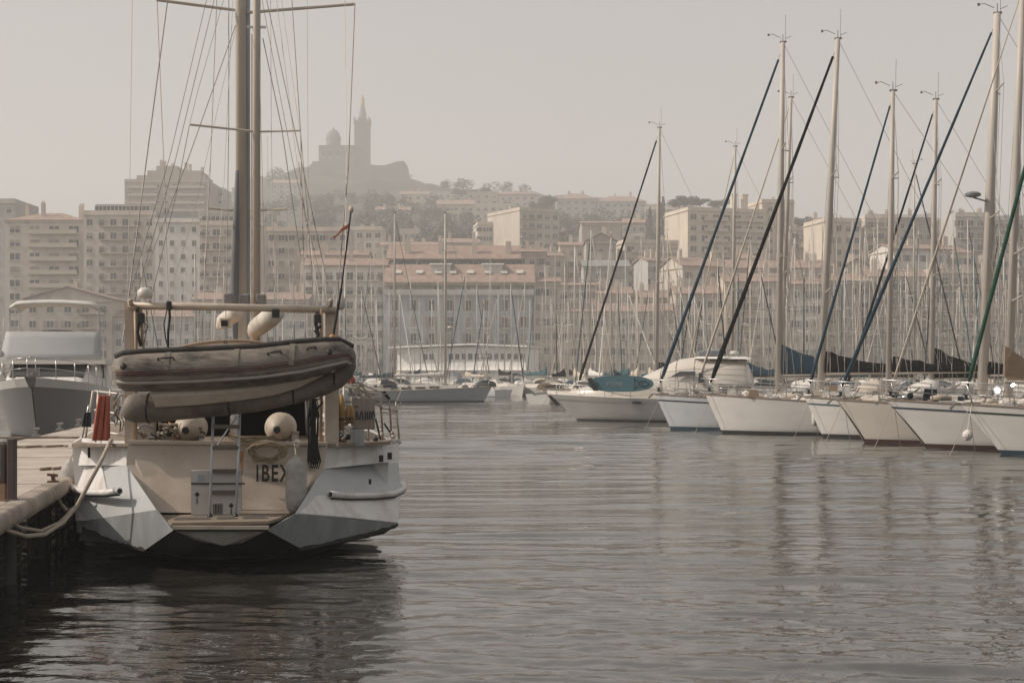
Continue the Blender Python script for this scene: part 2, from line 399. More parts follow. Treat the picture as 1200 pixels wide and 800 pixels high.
# tower far behind
t, Wd, H = bld(146, 243, 212, 560, 24, 'tall stepped apartment tower standing high behind the waterfront, left of the basilica', 'brown', bays=9, fh=3.0, ww=2.2, wh=1.4, kinds=(0,2,3), balc=((.04,.4),(.55,.97)), balmesh=1, chim=0, maxwin=80, floors=9, name='apartment_tower')
s = MB()
for (a, b, h) in ((.12,.95,2.6),(.25,.9,4.4),(.36,.62,6.2)): s.box(Wd*a, 3, H+.71+(h-1.9 if h > 3 else 0)-.7, Wd*b, 18, H+h)
ro = s.build('roof_storey', wall('brown'), t)
for k, (a, h) in enumerate(((.38,9),(.42,8.6),(.52,7.8),(.68,8),(.73,7.4),(.88,6.2))):
    q = MB(); q.box(Wd*a, 6, H+4, Wd*a+1.0, 7.2, H+h); q.build('chimney', wall('pink'), ro)
bld(243, 262, 222, 580, 16, 'narrow shaded block joined to the right of the tall stepped tower', 'grey', bays=3, ww=1.8, wh=1.3, floors=8, chim=1)
# ------------------------------------------------------------------ the long house with pink tiled roofs
d = 306; x0 = PX(452, d); Wd = PX(624, d)-x0; zb = 1.25
t = thing('long_quayside_building', (x0, d, zb), 'long quayside building with two tiers of pink tiled roof and tall shuttered windows', 'building', 'buildings behind the harbour')
H1 = PZ(346, d)-zb
m = MB(); m.box(0,0,0,Wd,14,H1); m.build('wall', wall('blue'), t)
m = MB(); m.box(-.3,-1.2,H1+.003,Wd+.3,-.003,H1+.25); m.box(-.3,-1.22,H1+.25,Wd+.3,-1.15,H1+1.2)
m.build('terrace_rail', wall('grey'), t)
H2 = PZ(334, d)-zb
m = MB(); m.box(0,.8,H1+.003,Wd,14,H2); m.build('upper_storey', wall('brown'), t)
m = MB(); m.box(-.4,-.1,H2+.003,Wd+.4,14,H2+.35); m.build('cornice', wall('sand'), t)
H3 = PZ(311, d+7)-zb
m = MB(); m.slab([(-.5,-.6,H2+.36),(Wd+.5,-.6,H2+.36),(Wd+.5,7,H3),(-.5,7,H3)], (0,0,.25)); rf = m.build('roof', TILE, t)
m = MB(); m.add([(0,0,H2+.35),(0,7,H3),(0,14,H3),(0,14,H2+.35),(Wd,0,H2+.35),(Wd,7,H3),(Wd,14,H3),(Wd,14,H2+.35)], [(0,1,2,3),(4,5,6,7),(2,3,7,6),(0,1,5,4)]); m.build('gable', wall('pink'), t)
for k in range(8):
    fx = (.05,.2,.33,.43,.55,.67,.78,.89)[k]; fz = .42
    zz = H2+.36+(H3-H2)*fz; sk = MB(); sk.slab([(Wd*fx,2.4,zz+.25),(Wd*fx+1.5,2.4,zz+.25),(Wd*fx+1.5,3.6,zz+.95),(Wd*fx,3.6,zz+.95)], (0,-.05,.16)); sk.build('skylight', TRIM, rf)
for k in range(2):
    x = Wd*(.3,.66)[k]; dm = MB(); dm.box(x, 3.2, H3-2.2, x+4.2, 7, H3-.2); dm.slab([(x-.3,2.8,H3-.2),(x+4.5,2.8,H3-.2),(x+4.5,7,H3+.3),(x-.3,7,H3+.3)],(0,0,.15)); dm.build('dormer', TRIM, rf)
W2 = PX(608, d)-x0; H4 = PZ(305, d+9)-zb; H5 = PZ(289, d+13)-zb
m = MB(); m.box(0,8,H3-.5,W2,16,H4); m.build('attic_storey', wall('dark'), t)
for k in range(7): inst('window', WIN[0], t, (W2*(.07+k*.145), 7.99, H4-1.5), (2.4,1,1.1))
m = MB(); m.slab([(-.5,7,H4+.01),(W2+.5,7,H4+.01),(W2+.5,13,H5),(-.5,13,H5)], (0,0,.25)); m.slab([(-.5,19,H4+.01),(W2+.5,19,H4+.01),(W2+.5,13,H5),(-.5,13,H5)], (0,0,.25)); r2 = m.build('upper_roof', TILE, t)
for k in range(4):
    q = MB(); q.box(W2*(.12+.26*k), 9, H4, W2*(.12+.26*k)+1.2, 10, H5+.8); q.build('chimney', wall('pink'), r2)
for f in range(5):
    z = H1-3.4-f*3.5
    if z < .4: continue
    for b in range(8):
        inst('window', WIN[brng.choice((1,1,3,4))], t, (Wd*(b+.5)/8+brng.uniform(-.05,.05), -.004, z), (1.35,1,2.5))
        if f > 0 and b % 3 != 1: inst('balcony', BAL[0], t, (Wd*(b+.5)/8-1.0, -.006, z-.1), (2.0,.5,.9))
for b in range(10): inst('window', WIN[brng.choice((0,3))], t, (Wd*(b+.5)/10, .79, H1+.35), (1.9,1,1.5))
# drain pipes
for k in range(3): q = MB(); q.tube([(Wd*(.25+.25*k),-.12,.3),(Wd*(.25+.25*k),-.12,H1-.3)],.09); q.build('drainpipe', TRIM, t)

# right of it
bld(607, 640, 296, 330, 12, 'pink walled block under a tiled roof, tucked behind the right end of the long building', 'pink', bays=3, roof='tile', ridge=1.2, chim=2)
bld(625, 656, 331, 307, 13, 'narrow beige house beside the long pink roofed building', 'beige', bays=3, roof='tile', ridge=1.4, chim=1, kinds=(0,3,1))
t, Wd, H = bld(656, 792, 366, 306, 13, 'wide beige quayside building with a pale cornice, behind the tallest thin masts', 'beige', bays=12, ww=1.1, wh=1.7, roof='tile', ridge=2.0, chim=5, kinds=(0,1,3))
bld(656, 700, 335, 326, 11, 'roof terrace house with a white awning above the wide beige building', 'white', bays=4, roof='tile', ridge=.9, chim=1, ww=1.9)
bld(700, 740, 345, 324, 10, 'small house with tiled roof right of the white awning terrace', 'pink', bays=4, roof='tile', ridge=1.8, chim=2)
bld(740, 800, 350, 325, 10, 'low tiled house in front of the balcony block', 'brown', bays=6, roof='tile', ridge=2.0, chim=3)
bld(684, 737, 313, 345, 14, 'grey house with a slate blue roof, middle of the slope', 'grey', bays=5, roof='tile', ridge=2.0, roofm=SLATE, chim=1)
bld(682, 728, 262, 440, 20, 'big plain blank walled beige building on the slope', 'brown', bays=1, floors=1, roof='tile', ridge=1.5, ww=.8, wh=.8)
bld(687, 722, 283, 392, 14, 'plain brown gabled house below the blank walled building', 'brown', bays=3, floors=3, roof='gable', ridge=2.2, chim=1)
bld(733, 797, 283, 400, 16, 'cream block with recessed balconies left of the large apartment block', 'sand', bays=5, ww=2.3, wh=1.6, kinds=(0,2), balc=((.1,.95),), rz=14, sidebays=2, balmesh=1, chim=2)
# white block on the hill and companions
bld(609, 656, 245, 480, 22, 'white hillside apartment block with sunlit end wall and five storeys', 'beige', bays=5, ww=2.1, wh=1.6, kinds=(0,2,0), balc=((.02,.45),), rz=30, sidebays=0, chim=3, group='blocks on the hillside', floors=8)
bld(560, 594, 262, 495, 14, 'low pale hillside block with long window bands, left of the white one', 'cream', bays=3, ww=4.5, wh=1.4, kinds=(0,), rz=8, chim=1, group='blocks on the hillside')
bld(520, 562, 285, 470, 14, 'low tiled roof house below the dark trees', 'sand', bays=5, rz=5, roof='tile', ridge=2, chim=2, group='blocks on the hillside')
bld(446, 520, 288, 440, 14, 'row house with broken tiled roofs just above the long pink roof', 'sand', bays=8, roof='tile', ridge=1.6, chim=5, group='blocks on the hillside')
bld(395, 448, 268, 450, 14, 'pale flat roofed block left of the dark trees, under the rigging', 'cream', bays=5, ww=1.8, roof='flat', chim=3, group='blocks on the hillside')
bld(656, 684, 288, 410, 14, 'small sand coloured house at the foot of the blank walled building', 'sand', bays=3, roof='tile', ridge=1.5, chim=1, group='blocks on the hillside')
# far hillside houses
HG = 'small far houses on the ridge'
for (a, b, tp, dd, c, rf, rg, lb) in [
    (652,699,233,760,'grey','hip',3.6,'left one of two grey ridge villas with hipped roofs'),
    (700,757,236,760,'grey','hip',3.6,'right one of two grey ridge villas, the wider one'),
    (547,584,226,800,'brown','flat',0,'flat roofed far block on the ridge above the low pale block'),
    (585,628,228,790,'cream','tile',2,'far ridge house between flat block and dark pines'),
    (440,480,247,700,'pink','tile',2.5,'far pink roofed house among the dark trees under the fort'),
    (468,503,228,850,'sand','tile',2.5,'far house with a pale roof just right of the fort'),
    (512,556,240,720,'sand','tile',3,'far sunlit sloping roofed house right of the fort'),
    (556,600,240,690,'cream','flat',0,'far pale block just above the low hillside block'),
    (505,545,226,900,'grey','flat',0,'far grey flat block on the skyline right of the fort'),
    (757,800,246,740,'grey','tile',2,'far low grey house on the ridge left of the round pines'),
    (600,654,262,560,'brown','tile',2,'mid slope brown house behind the white hillside block'),
    (948,985,262,600,'grey','tile',3,'far grey house right of the large apartment block'),
    (1090,1130,258,560,'grey','flat',0,'far grey block behind the leaning mast with the radar dome'),
    (250,285,238,640,'grey','flat',0,'far dim block just left of the twin masts'),
    (318,350,215,900,'grey','tile',3,'far dim roof on the ridge left of the basilica')]:
    bld(a, b, tp, dd, 14, lb, c, bays=max(3,int((b-a)/8)), floors=4, roof=rf, ridge=rg, group=HG, ww=1.8, wh=1.5, kinds=(0,2), chim=2, name='hillside_house', cat='house', cornice=False)
# right part
t, Wd, H = bld(806, 902, 245, 420, 18, 'large apartment block with four balcony storeys and a sunlit end wall', 'sand', bays=7, ww=2.1, wh=1.7, kinds=(0,0,2), balc=((.2,.5),(.55,.98)), rz=16, balmesh=1, chim=2, floors=9)
for k in range(2):
    q = MB(); q.box(Wd*(.66+.14*k), 5, H, Wd*(.66+.14*k)+1.6, 6.6, H+5.2); q.box(Wd*(.66+.14*k)-.2, 4.8, H+5.2, Wd*(.66+.14*k)+1.8, 6.8, H+5.6); q.build('chimney', wall('sand'), t)
bld(893, 932, 236, 428, 18, 'tall blank walled stair block rising from the right end of the large block', 'sand', bays=2, floors=8, ww=1.6, rz=10, chim=1)
bld(926, 950, 268, 424, 16, 'lower wing with small balconies at the right end of the large block', 'pink', bays=2, ww=2.4, balc=((.05,.9),), rz=8)
bld(800, 860, 312, 350, 12, 'white gabled house catching the sun, left of the large leaning stays', 'cream', bays=4, rz=22, roof='tile', ridge=2.5, chim=2, kinds=(0,1))
bld(792, 850, 345, 312, 12, 'beige quayside house with tiled roof, behind the blue forestay', 'beige', bays=5, roof='tile', ridge=2, chim=2)
bld(850, 918, 331, 310, 13, 'sand coloured quayside house with a white balcony rail', 'sand', bays=6, balc=((.1,.6),), roof='tile', ridge=2.2, chim=3, kinds=(0,1,3))
bld(918, 970, 334, 309, 13, 'pale quayside house with grey shutters between two tall masts', 'cream', bays=5, roof='tile', ridge=1.8, chim=3, kinds=(0,4,3))
bld(855, 960, 315, 345, 12, 'jumble of tiled roofs under the large apartment block', 'pink', bays=8, roof='tile', ridge=2.4, chim=6)
bld(967, 1012, 258, 380, 14, 'tall beige block with a blank end wall, under the spreader', 'sand', bays=4, rz=12, chim=2, ww=1.5)
bld(970, 1020, 330, 311, 12, 'grey brown quayside house behind the blue covered booms', 'brown', bays=4, roof='tile', ridge=2, chim=2)
bld(1014, 1052, 254, 384, 14, 'cream block with a roof hut behind the paired forestays', 'cream', bays=3, chim=3, ww=1.6, balc=((.1,.9),))
bld(1052, 1094, 256, 400, 14, 'brown block with blue grey roof storey near the skyline', 'brown', bays=4, chim=1, roof='tile', ridge=1.6, roofm=SLATE)
bld(1048, 1122, 292, 350, 13, 'sunlit white terrace houses halfway up behind the right hand masts', 'white', bays=7, rz=12, roof='tile', ridge=1.6, chim=4)
bld(1020, 1090, 325, 312, 12, 'brown quayside block with dark balconies behind the black boom covers', 'brown', bays=6, balc=((.05,.95),), roof='tile', ridge=2, chim=3)
bld(1090, 1160, 318, 311, 12, 'beige quayside block with stacked balconies left of the thickest mast', 'beige', bays=6, balc=((.1,.7),), chim=4, ww=1.6)
bld(1120, 1166, 252, 372, 14, 'tall grey block behind the radar dome mast', 'grey', bays=4, chim=4, ww=1.7, balc=((.1,.9),))
bld(1164, 1260, 256, 368, 14, 'wide grey balcony block cut by the right edge of the photo', 'grey', bays=8, chim=5, ww=1.7, balc=((.05,.95),))
bld(1160, 1270, 335, 310, 12, 'pink brown quayside block at the right edge, behind the green forestay', 'pink', bays=8, balc=((.05,.95),), chim=3, ww=1.5)

# small stacked houses climbing the slope
sr = random.Random(31); kk = 0
names = ['first','second','third','fourth','fifth','sixth','seventh','eighth','ninth','tenth','eleventh','twelfth','thirteenth','fourteenth','fifteenth','sixteenth','seventeenth','eighteenth','nineteenth','twentieth']
spots = [(642,300,402),(664,276,505),(742,262,505),(772,306,372),(826,318,372),(876,303,388),(902,322,366),(938,298,398),(962,312,372),(985,296,430),(1004,312,352),(1034,284,420),(1056,308,372),(1076,272,440),(1104,264,430),(1128,296,352),(1146,276,420),(1172,300,350),(1190,282,400),(480,270,560)]
spots.sort()
for (px, tp, dd) in spots:
    c_ = sr.choice(('pink','brown','grey','sand','beige','brown')); r_ = sr.choice(('tile','tile','hip','flat','gable')); w2 = sr.uniform(11, 19)
    bld(px-w2, px+w2, tp, dd, sr.uniform(8,12), f'{names[kk]} from the left of the small houses stacked on the slope, {c_} walls', c_, bays=sr.choice((3,4,5)), roof=r_, ridge=sr.uniform(1.3,2.4), chim=sr.choice((1,2,3)), rz=sr.choice((-8,0,6,14)), group='small houses stacked on the slope', name='slope_house', cat='house', floors=5, kinds=(0,1,3,4), ww=sr.uniform(1.0,1.7), cornice=False)
    kk += 1
# ------------------------------------------------------------------ low white pavilion on the far quay
d = 290; x0 = PX(465, d); Wd = PX(623, d)-x0
# stands on piles over the water's edge
t = thing('quayside_pavilion', (x0, d, .9), 'low white pavilion with a thin overhanging roof and a band of windows', 'pavilion', None, R(-17))
H = PZ(408, d)-.9; WH = M('pavilion_white', (.88,.86,.82), .6, var=.06)
m = MB(); m.box(0,0,0,Wd,9,H); m.build('wall', WH, t)
m = MB(); m.slab([(-1.2,-1.6,H+.003),(Wd*.6,-1.6,H+.55),(Wd+.6,-1.6,H+.05),(Wd+.6,10,H+.05),(Wd*.6,10,H+.55),(-1.2,10,H+.003)], (0,0,.3)); m.build('roof', WH, t)
m = MB(); m.box(-.6,-1.0,-.9,Wd+.6,6,-.003); m.build('deck', M('quaystone', (.3,.3,.3)), t)
for k in range(4,20):
    if k in (6,7): continue
    inst('window', WIN[0], t, (Wd*(k+.5)/20, -.004, H-2.3), (.95,1,1.2))
for k in (1,4,5,8,11,12,15): inst('window', WIN[brng.choice((0,3))], t, (Wd*(k+.6)/17.5, -.004, .3), (1.1,1,1.7))
m = MB(); m.box(0,-.9,2.5,Wd,-.003,2.62); m.build('canopy', WH, t)

# ------------------------------------------------------------------ basilica
d = 1090; bx = PX(400, d); bz = PZ(215, d)-4; u = d/F
t = thing('hilltop_basilica', (bx, d, bz), 'hilltop basilica with dome and tall bell tower crowned by a statue, on the skyline', 'church')
SM = M('basilica_stone', (.19,.175,.16), .9, var=.2, scale=.1)
def X(px): return PX(px, d)-bx
def Z(py): return PZ(py, d)-bz
m = MB(); m.box(X(366),0,0,X(415),34,Z(189)); m.box(X(373),2,Z(189),X(415),32,Z(170)); m.slab([(X(373)-.5,1,Z(170)),(X(373)-.5,33,Z(170)),(X(373)+6,17,Z(167)-1),],(X(415)-X(373),0,0)) ; m.build('nave', SM, t)
for k in range(4):
    inst('window', WIN[0], t, (X(378+k*9), 1.9, Z(184)), (2.2,1,6))
m = MB(); m.lathe([(5.6,Z(170)),(5.6,Z(160)),(6.0,Z(160)),(6.0,Z(159)),(5.6,Z(159)),(5.3,Z(156)),(4.5,Z(152.5)),(3.1,Z(149.7)),(1.2,Z(148.3)),(.8,Z(148)),(.8,Z(147)),(.1,Z(145.2))], (X(388),14,0), n=20); m.build('dome', SM, t, auto=40)
m = MB(); m.box(X(414.5),4,0,X(432),15,Z(144)); m.box(X(413.6),3.4,Z(144),X(432.9),15.6,Z(141)); m.build('bell_tower', SM, t)
m = MB(); 
for sx in (X(414.6), X(431.9)):
    for sy in (4.2, 14.8): m.lathe([(.7,Z(141)),(.7,Z(138)),(.95,Z(137.6)),(.1,Z(135.6))], (sx,sy,0), n=8)
m.build('pinnacles', SM, t)
m = MB(); m.box(X(418),6,Z(141),X(428.5),13,Z(136)); m.lathe([(3.1,Z(136)),(2.8,Z(130)),(2.3,Z(128)),(2.0,Z(124)),(1.5,Z(123)),(1.4,Z(121.5))], (X(423.3),9.5,0), n=12); m.build('belfry', SM, t, auto=40)
m = MB(); m.lathe([(1.9,Z(121.5)),(1.8,Z(118)),(1.5,Z(115.5)),(1.7,Z(113.5)),(1.1,Z(112)),(.45,Z(111.4)),(.75,Z(110.3)),(.55,Z(108.8)),(.1,Z(108))], (X(423.3),9.5,0), n=10); m.build('statue', M('gilt', (.42,.32,.14), .35, .6), t, auto=50)
t = thing('hilltop_fort', (PX(460,d), d-8, PZ(232,d)-6), 'stone fort walls running right from under the basilica tower', 'fort')
bx2, bz2 = t.location.x, t.location.z
def pp(px, py, dy): return (PX(px,d)-bx2, dy, PZ(py,d)-bz2)
m = MB(); prof = [(318,222),(319,211),(334,209),(335,204),(346,203),(347,199),(356,198),(364,197),(366,194),(380,193),(432,193.5),(440,195.5),(452,195.5),(462,192.5),(466,191),(474,190.5),(476.5,193),(478,202),(481,211),(489,213),(498,216),(500,222),(500,250),(318,250)]
m.slab([pp(a,b,0) for a,b in prof], (0,26,0)); m.build('rampart', SM, t)
m = MB(); m.box(PX(412,d)-bx2,-3,PZ(240,d)-bz2,PX(440,d)-bx2,-.1,PZ(206,d)-bz2); m.build('buttress', SM, t)
m = MB(); m.tube([pp(482.5,212,4), pp(482.5,206,4)], .25, 5); m.box(PX(481,d)-bx2,3.7,PZ(207,d)-bz2,PX(484,d)-bx2,4.3,PZ(206,d)-bz2); m.build('signal_post', SM, t)

# ------------------------------------------------------------------ trees
LEAF = M('leaves', (.04,.045,.032), .8, var=.5, scale=.5)
LEAF2 = M('leaves_pine', (.035,.042,.03), .8, var=.5, scale=.5)
BARK = M('bark', (.11,.085,.065), .9, var=.3)
def crown_mesh(lobes, n, s, seed, mat):
    rg = random.Random(seed); mb = MB()
    for i in range(n):
        c, rad = rg.choice(lobes)
        while True:
            v = Vector((rg.uniform(-1,1), rg.uniform(-1,1), rg.uniform(-1,1)))
            if .45 < v.length < 1: break
        p = Vector(c)+Vector((v.x*rad[0], v.y*rad[1], v.z*rad[2]))
        nrm = (v.normalized()+Vector((rg.uniform(-.6,.6),)*3)).normalized(); a = nrm.orthogonal().normalized(); b = nrm.cross(a)
        th = rg.uniform(0, 6.28); a, b = a*cos(th)+b*sin(th), b*cos(th)-a*sin(th); q = s*rg.uniform(.5,1.2)
        mb.poly([p-a*q, p+b*q*.7, p+a*q*.9, p-b*q*.6])
    o = mb.build('crown', mat); me = o.data; bpy.data.objects.remove(o); return me
def lob(rg, k, R_, H_, flat=1.0, r0=.35):
    out = []
    for i in range(k):
        a = rg.uniform(0, 6.28); q = R_*sqrt(rg.random())*.75
        out.append(((q*cos(a), q*sin(a), H_+rg.uniform(-.35,.35)*R_*flat), (R_*r0*rg.uniform(.7,1.3), R_*r0*rg.uniform(.7,1.3), R_*r0*flat*rg.uniform(.6,1.1))))
    return out
rg = random.Random(5)
CR = {'round': [crown_mesh(lob(rg, 14, 4.2, 6.3, .9), 900, .42, k, LEAF) for k in range(2)],
      'pine': [crown_mesh(lob(rg, 14, 5.2, 8.2, .45, .36), 900, .42, 10+k, LEAF2) for k in range(2)],
      'cypress': [crown_mesh([((rg.uniform(-.4,.4), rg.uniform(-.4,.4), 1.6+k*.95), (1.5*(1-k/12), 1.5*(1-k/12), 1.0)) for k in range(11)], 800, .34, 20, LEAF2)]}
def trunk_mesh(h, r):
    mb = MB(); mb.tube([(0,0,-1.5),(.15,.1,h*.4),(-.1,.2,h)], [r,r*.75,r*.4], 7)
    for k in range(4):
        a = k*1.7+.4; mb.tube([(0,.1,h*.5),(1.6*cos(a),1.6*sin(a),h*.85),(2.5*cos(a),2.5*sin(a),h*1.1)], [r*.45,r*.3,r*.12], 5)
    o = mb.build('trunk', BARK); me = o.data; bpy.data.objects.remove(o); return me
TR = {'round': trunk_mesh(5.5,.3), 'pine': trunk_mesh(7.4,.34), 'cypress': trunk_mesh(9,.22)}
def tree(px, top, dd, kind, s, label, name='leafy_tree'):
    x = PX(px, dd); hh = {'round': 9.6, 'pine': 10.6, 'cypress': 12.6}[kind]*s; z = PZ(top, dd)-hh
    z = z if z < terr_z(x, dd) else z
    t = thing(name, (x, dd, z), label, 'tree', 'trees on the far hill', rg.uniform(0, 6))
    inst('crown', rg.choice(CR[kind]), t, (0,0,0), (s,s,s)); c = inst('trunk', TR[kind], t, (0,0,0), (s,s,s*1.0))
for a in [(812,226,600,'pine',1.5,'broad round topped pine on the skyline above the large block','pine_tree'),
          (797,229,610,'pine',1.2,'smaller round pine touching the left side of the broad one','pine_tree'),
          (843,231,620,'pine',1.15,'pine crown right of the broad skyline pine, over the flat roof','pine_tree'),
          (776,228,560,'cypress',1.35,'dark pointed tree behind the lone tall mast','cypress_tree'),
          (762,240,570,'cypress',1.0,'shorter pointed tree left of the dark one behind the mast','cypress_tree'),
          (640,226,700,'round',1.35,'bushy tree on the ridge left of the grey villas','leafy_tree'),
          (628,233,690,'round',1.1,'lower bushy tree left of the ridge one beside grey villas','leafy_tree'),
          (537,219,880,'pine',1.2,'small lone skyline tree right of the fort','pine_tree'),
          (566,218,860,'pine',1.3,'skyline pine above the flat far block','pine_tree'),
          (555,221,860,'pine',1.1,'skyline pine left of the one above the flat block','pine_tree'),
          (575,238,700,'round',1.2,'dark tree clump in front of the far pale block','leafy_tree'),
          (380,222,800,'round',1.6,'dark round tree on the slope left below the basilica','leafy_tree'),
          (328,202,960,'round',1.5,'dim round tree on the ridge left of the basilica','leafy_tree'),
          (940,250,560,'round',1.1,'small tree right of the large block, by the tall mast','leafy_tree'),
          (430,262,480,'round',.8,'small tree by the pale flat roofed block','leafy_tree')]:
    tree(*a)
# the wooded slope under the fort: one mass nobody could count
mb = MB(); rw = random.Random(8)
def wood(px0, px1, py0, py1, d0, d1, n):
    for i in range(n):
        dd = rw.uniform(d0, d1); px = rw.uniform(px0, px1); x = PX(px, dd); z0 = terr_z(x, dd)
        r = rw.uniform(2.8, 5.5)
        for k in range(95):
            v = Vector((rw.gauss(0,1), rw.gauss(0,1), rw.gauss(0,1))).normalized()*rw.uniform(.55,1)
            p = Vector((x+v.x*r, dd+v.y*r, z0+r*.9+v.z*r*.85)); nrm = v.normalized(); a = nrm.orthogonal().normalized(); b = nrm.cross(a)
            q = rw.uniform(.35,.95)
            mb.poly([p-a*q+b*q*.3, p+b*q*.8, p+a*q, p-b*q*.7])
wood(365, 470, 0, 0, 560, 900, 60); wood(430, 560, 0, 0, 520, 720, 75); wood(656, 800, 0, 0, 620, 740, 62); wood(300, 370, 0, 0, 620, 900, 22); wood(470, 660, 0, 0, 700, 900, 30); wood(600, 800, 0, 0, 480, 560, 14); wood(880, 1150, 0,0, 560, 760, 18); wood(505, 620, 0, 0, 900, 1070, 26); wood(250, 350, 0,0, 820, 1040, 26); wood(500, 900, 0, 0, 760, 900, 40)
o = mb.build('hillside_wood', LEAF); tag(o, 'dark hazy wood covering the slope below the fort', 'woodland', kind='stuff')
# ------------------------------------------------------------------ pontoon on the left
CONC = M('concrete', (.46,.40,.34), .85, var=.22, scale=1.6, dirt=(.22,.18,.14), damt=.5, bump=.01, bscale=9)
CONCE = M('concrete_edge', (.38,.32,.265), .8, var=.3, scale=2.5, dirt=(.12,.10,.08), damt=.7, bump=.015, bscale=6)
PILE = M('pile', (.035,.03,.027), .7, var=.4, scale=3)
BLACK = M('black_rubber', (.012,.012,.012), .55, var=.3)
def edge_x(d): return -5.19-.171*(d-14.7)
t = thing('concrete_pontoon', (edge_x(8)-1.3, 8, 0), 'pale concrete pontoon with a rounded edge, along the left of the moored yacht', 'pontoon')
m = MB(); rows = []
for d in np.linspace(8, 44, 40):
    xr = edge_x(d)-.14; xl = -10.6-.138*(d-30.9) if d > 22 else -10.6-.138*(d-30.9)-.0
    rows.append((xl, xr, d))
for i in range(len(rows)-1):
    a, b = rows[i], rows[i+1]
    m.add([(a[0],a[2],1.0),(a[1],a[2],1.0),(b[1],b[2],1.0),(b[0],b[2],1.0)], [(0,1,2,3)])
m.add([(rows[0][0],8,.7),(rows[0][1],8,.7),(rows[-1][1],44,.7),(rows[-1][0],44,.7),(rows[0][0],8,1),(rows[0][1],8,1),(rows[-1][1],44,1),(rows[-1][0],44,1)], [(3,2,1,0),(0,1,5,4),(2,3,7,6),(3,0,4,7),(1,2,6,5)])
m.build('deck_slab', CONC, t, world=True)
seg = 1.42; d = 8.0
while d < 43:      # rounded precast edge units
    d2 = min(44, d+seg-.025); e = MB(); rings = []
    for q in (d, d+.03, (d+d2)/2, d2-.03, d2):
        xr = edge_x(q); s = .97 if q in (d, d2) else 1.0
        prof = [(-.14,.80),(-.14,1.012),(.0,1.015),(.045,1.002),(.07*s,.97),(.078*s,.92),(.078*s,.88),(.06*s,.83),(.02,.81)]
        rings.append([(xr+x, q, z) for x, z in prof])
    e.loft(rings, True, True); e.build('edge_unit', CONCE, t, world=True, auto=50); d += seg
for k in range(11):
    d = 9.3+k*3.3+(k%3)*.4; e = MB(); e.tube([(edge_x(d)-.3,d,-1.2),(edge_x(d)-.3,d,.69)], .13, 10); e.build('pile', PILE, t, world=True, smooth=True); e = MB(); e.tube([(edge_x(d)-1.9,d,-1.2),(edge_x(d)-1.9,d,.69)], .13, 10); e.build('pile', PILE, t, world=True, smooth=True)
e = MB(); e.box(edge_x(26)-1.9, 26, .38, edge_x(26)-1.75, 26.1, .6)
for k in range(26):
    d = 8.4+k*.62; e.tube([(edge_x(d)-.3,d,-.6),(edge_x(d)-.3,d,.66)], .018, 5)
for z in (.12,.34,.55): e.tube([(edge_x(8)-.3,8,z),(edge_x(25)-.3,25,z)], .02, 5)
e.build('grating', PILE, t, world=True)
for (px, py) in ((70,501),(42,508),(92,496)):
    d = 1.4*F/(py+3-HY)+0; c = P(px, py+3, d); e = MB()
    e.box(c.x-.07,c.y-.12,1.003,c.x+.07,c.y+.12,1.04); e.tube([(c.x,c.y-.06,1.04),(c.x,c.y-.06,1.14)],.025); e.tube([(c.x,c.y+.06,1.04),(c.x,c.y+.06,1.14)],.025); e.tube([(c.x,c.y-.2,1.17),(c.x,c.y+.2,1.17)],.03)
    e.build('cleat', M('galvanised', (.30,.29,.28), .45, .6, var=.3), t, world=True)
for (px, py, l) in ((35,525,.9),(68,551,.35),(62,514,2.6)):
    d = 1.4*F/(py-HY); c = P(px, py, d); pts = [(c.x+l*(q/10-.5)*1.3, c.y+.10*sin(q*1.9+px)+.05*q, 1.022) for q in range(11)]
    tag(MB().tube(pts, .022, 6).build('rope', M('rope_brown', (.20,.15,.11), .9, var=.3, scale=8), None),
        {35:'short brown rope lying on the pontoon nearest the power post',68:'bit of brown rope on the pontoon beside the white fender',62:'thin brown line lying across the far part of the pontoon'}[px], 'rope', 'loose ropes on the pontoon')
SEAM = M('deck_seam', (.13,.11,.09), .9)
for k in range(11):
    d = 9.6+k*3.05; xa = -10.6-.138*(d-30.9)+.02; xb = edge_x(d)-.16; e = MB(); e.box(xa, d-.012, 1.001, xb, d+.012, 1.004); e.build('deck_seam', SEAM, [o for o in COL.objects if o.name.startswith('concrete_pontoon')][0], world=True)
e = MB(); e.slab([(edge_x(8)-.165,8,1.001),(edge_x(8)-.145,8,1.001),(edge_x(44)-.145,44,1.001),(edge_x(44)-.165,44,1.001)], (0,0,.004)); e.build('edge_seam', SEAM, [o for o in COL.objects if o.name.startswith('concrete_pontoon')][0], world=True)
# quayside iron ring cleat at the edge with the rope eye
c = P(62, 566, 1.4*F/(566-HY))
e = MB(); e.box(c.x-.06,c.y-.05,1.016,c.x+.06,c.y+.05,1.035); e.tube([(c.x,c.y,1.035),(c.x-.01,c.y,1.10)],.02); e.tube([(c.x-.07,c.y-.02,1.115),(c.x+.06,c.y+.02,1.10)],.018)
tag(e.build('mooring_cleat', M('rust', (.13,.07,.05), .8, var=.4, scale=12)), 'rusty mooring cleat on the pontoon edge holding the short rope', 'cleat')
cleat_pt = Vector((c.x, c.y, 1.12))
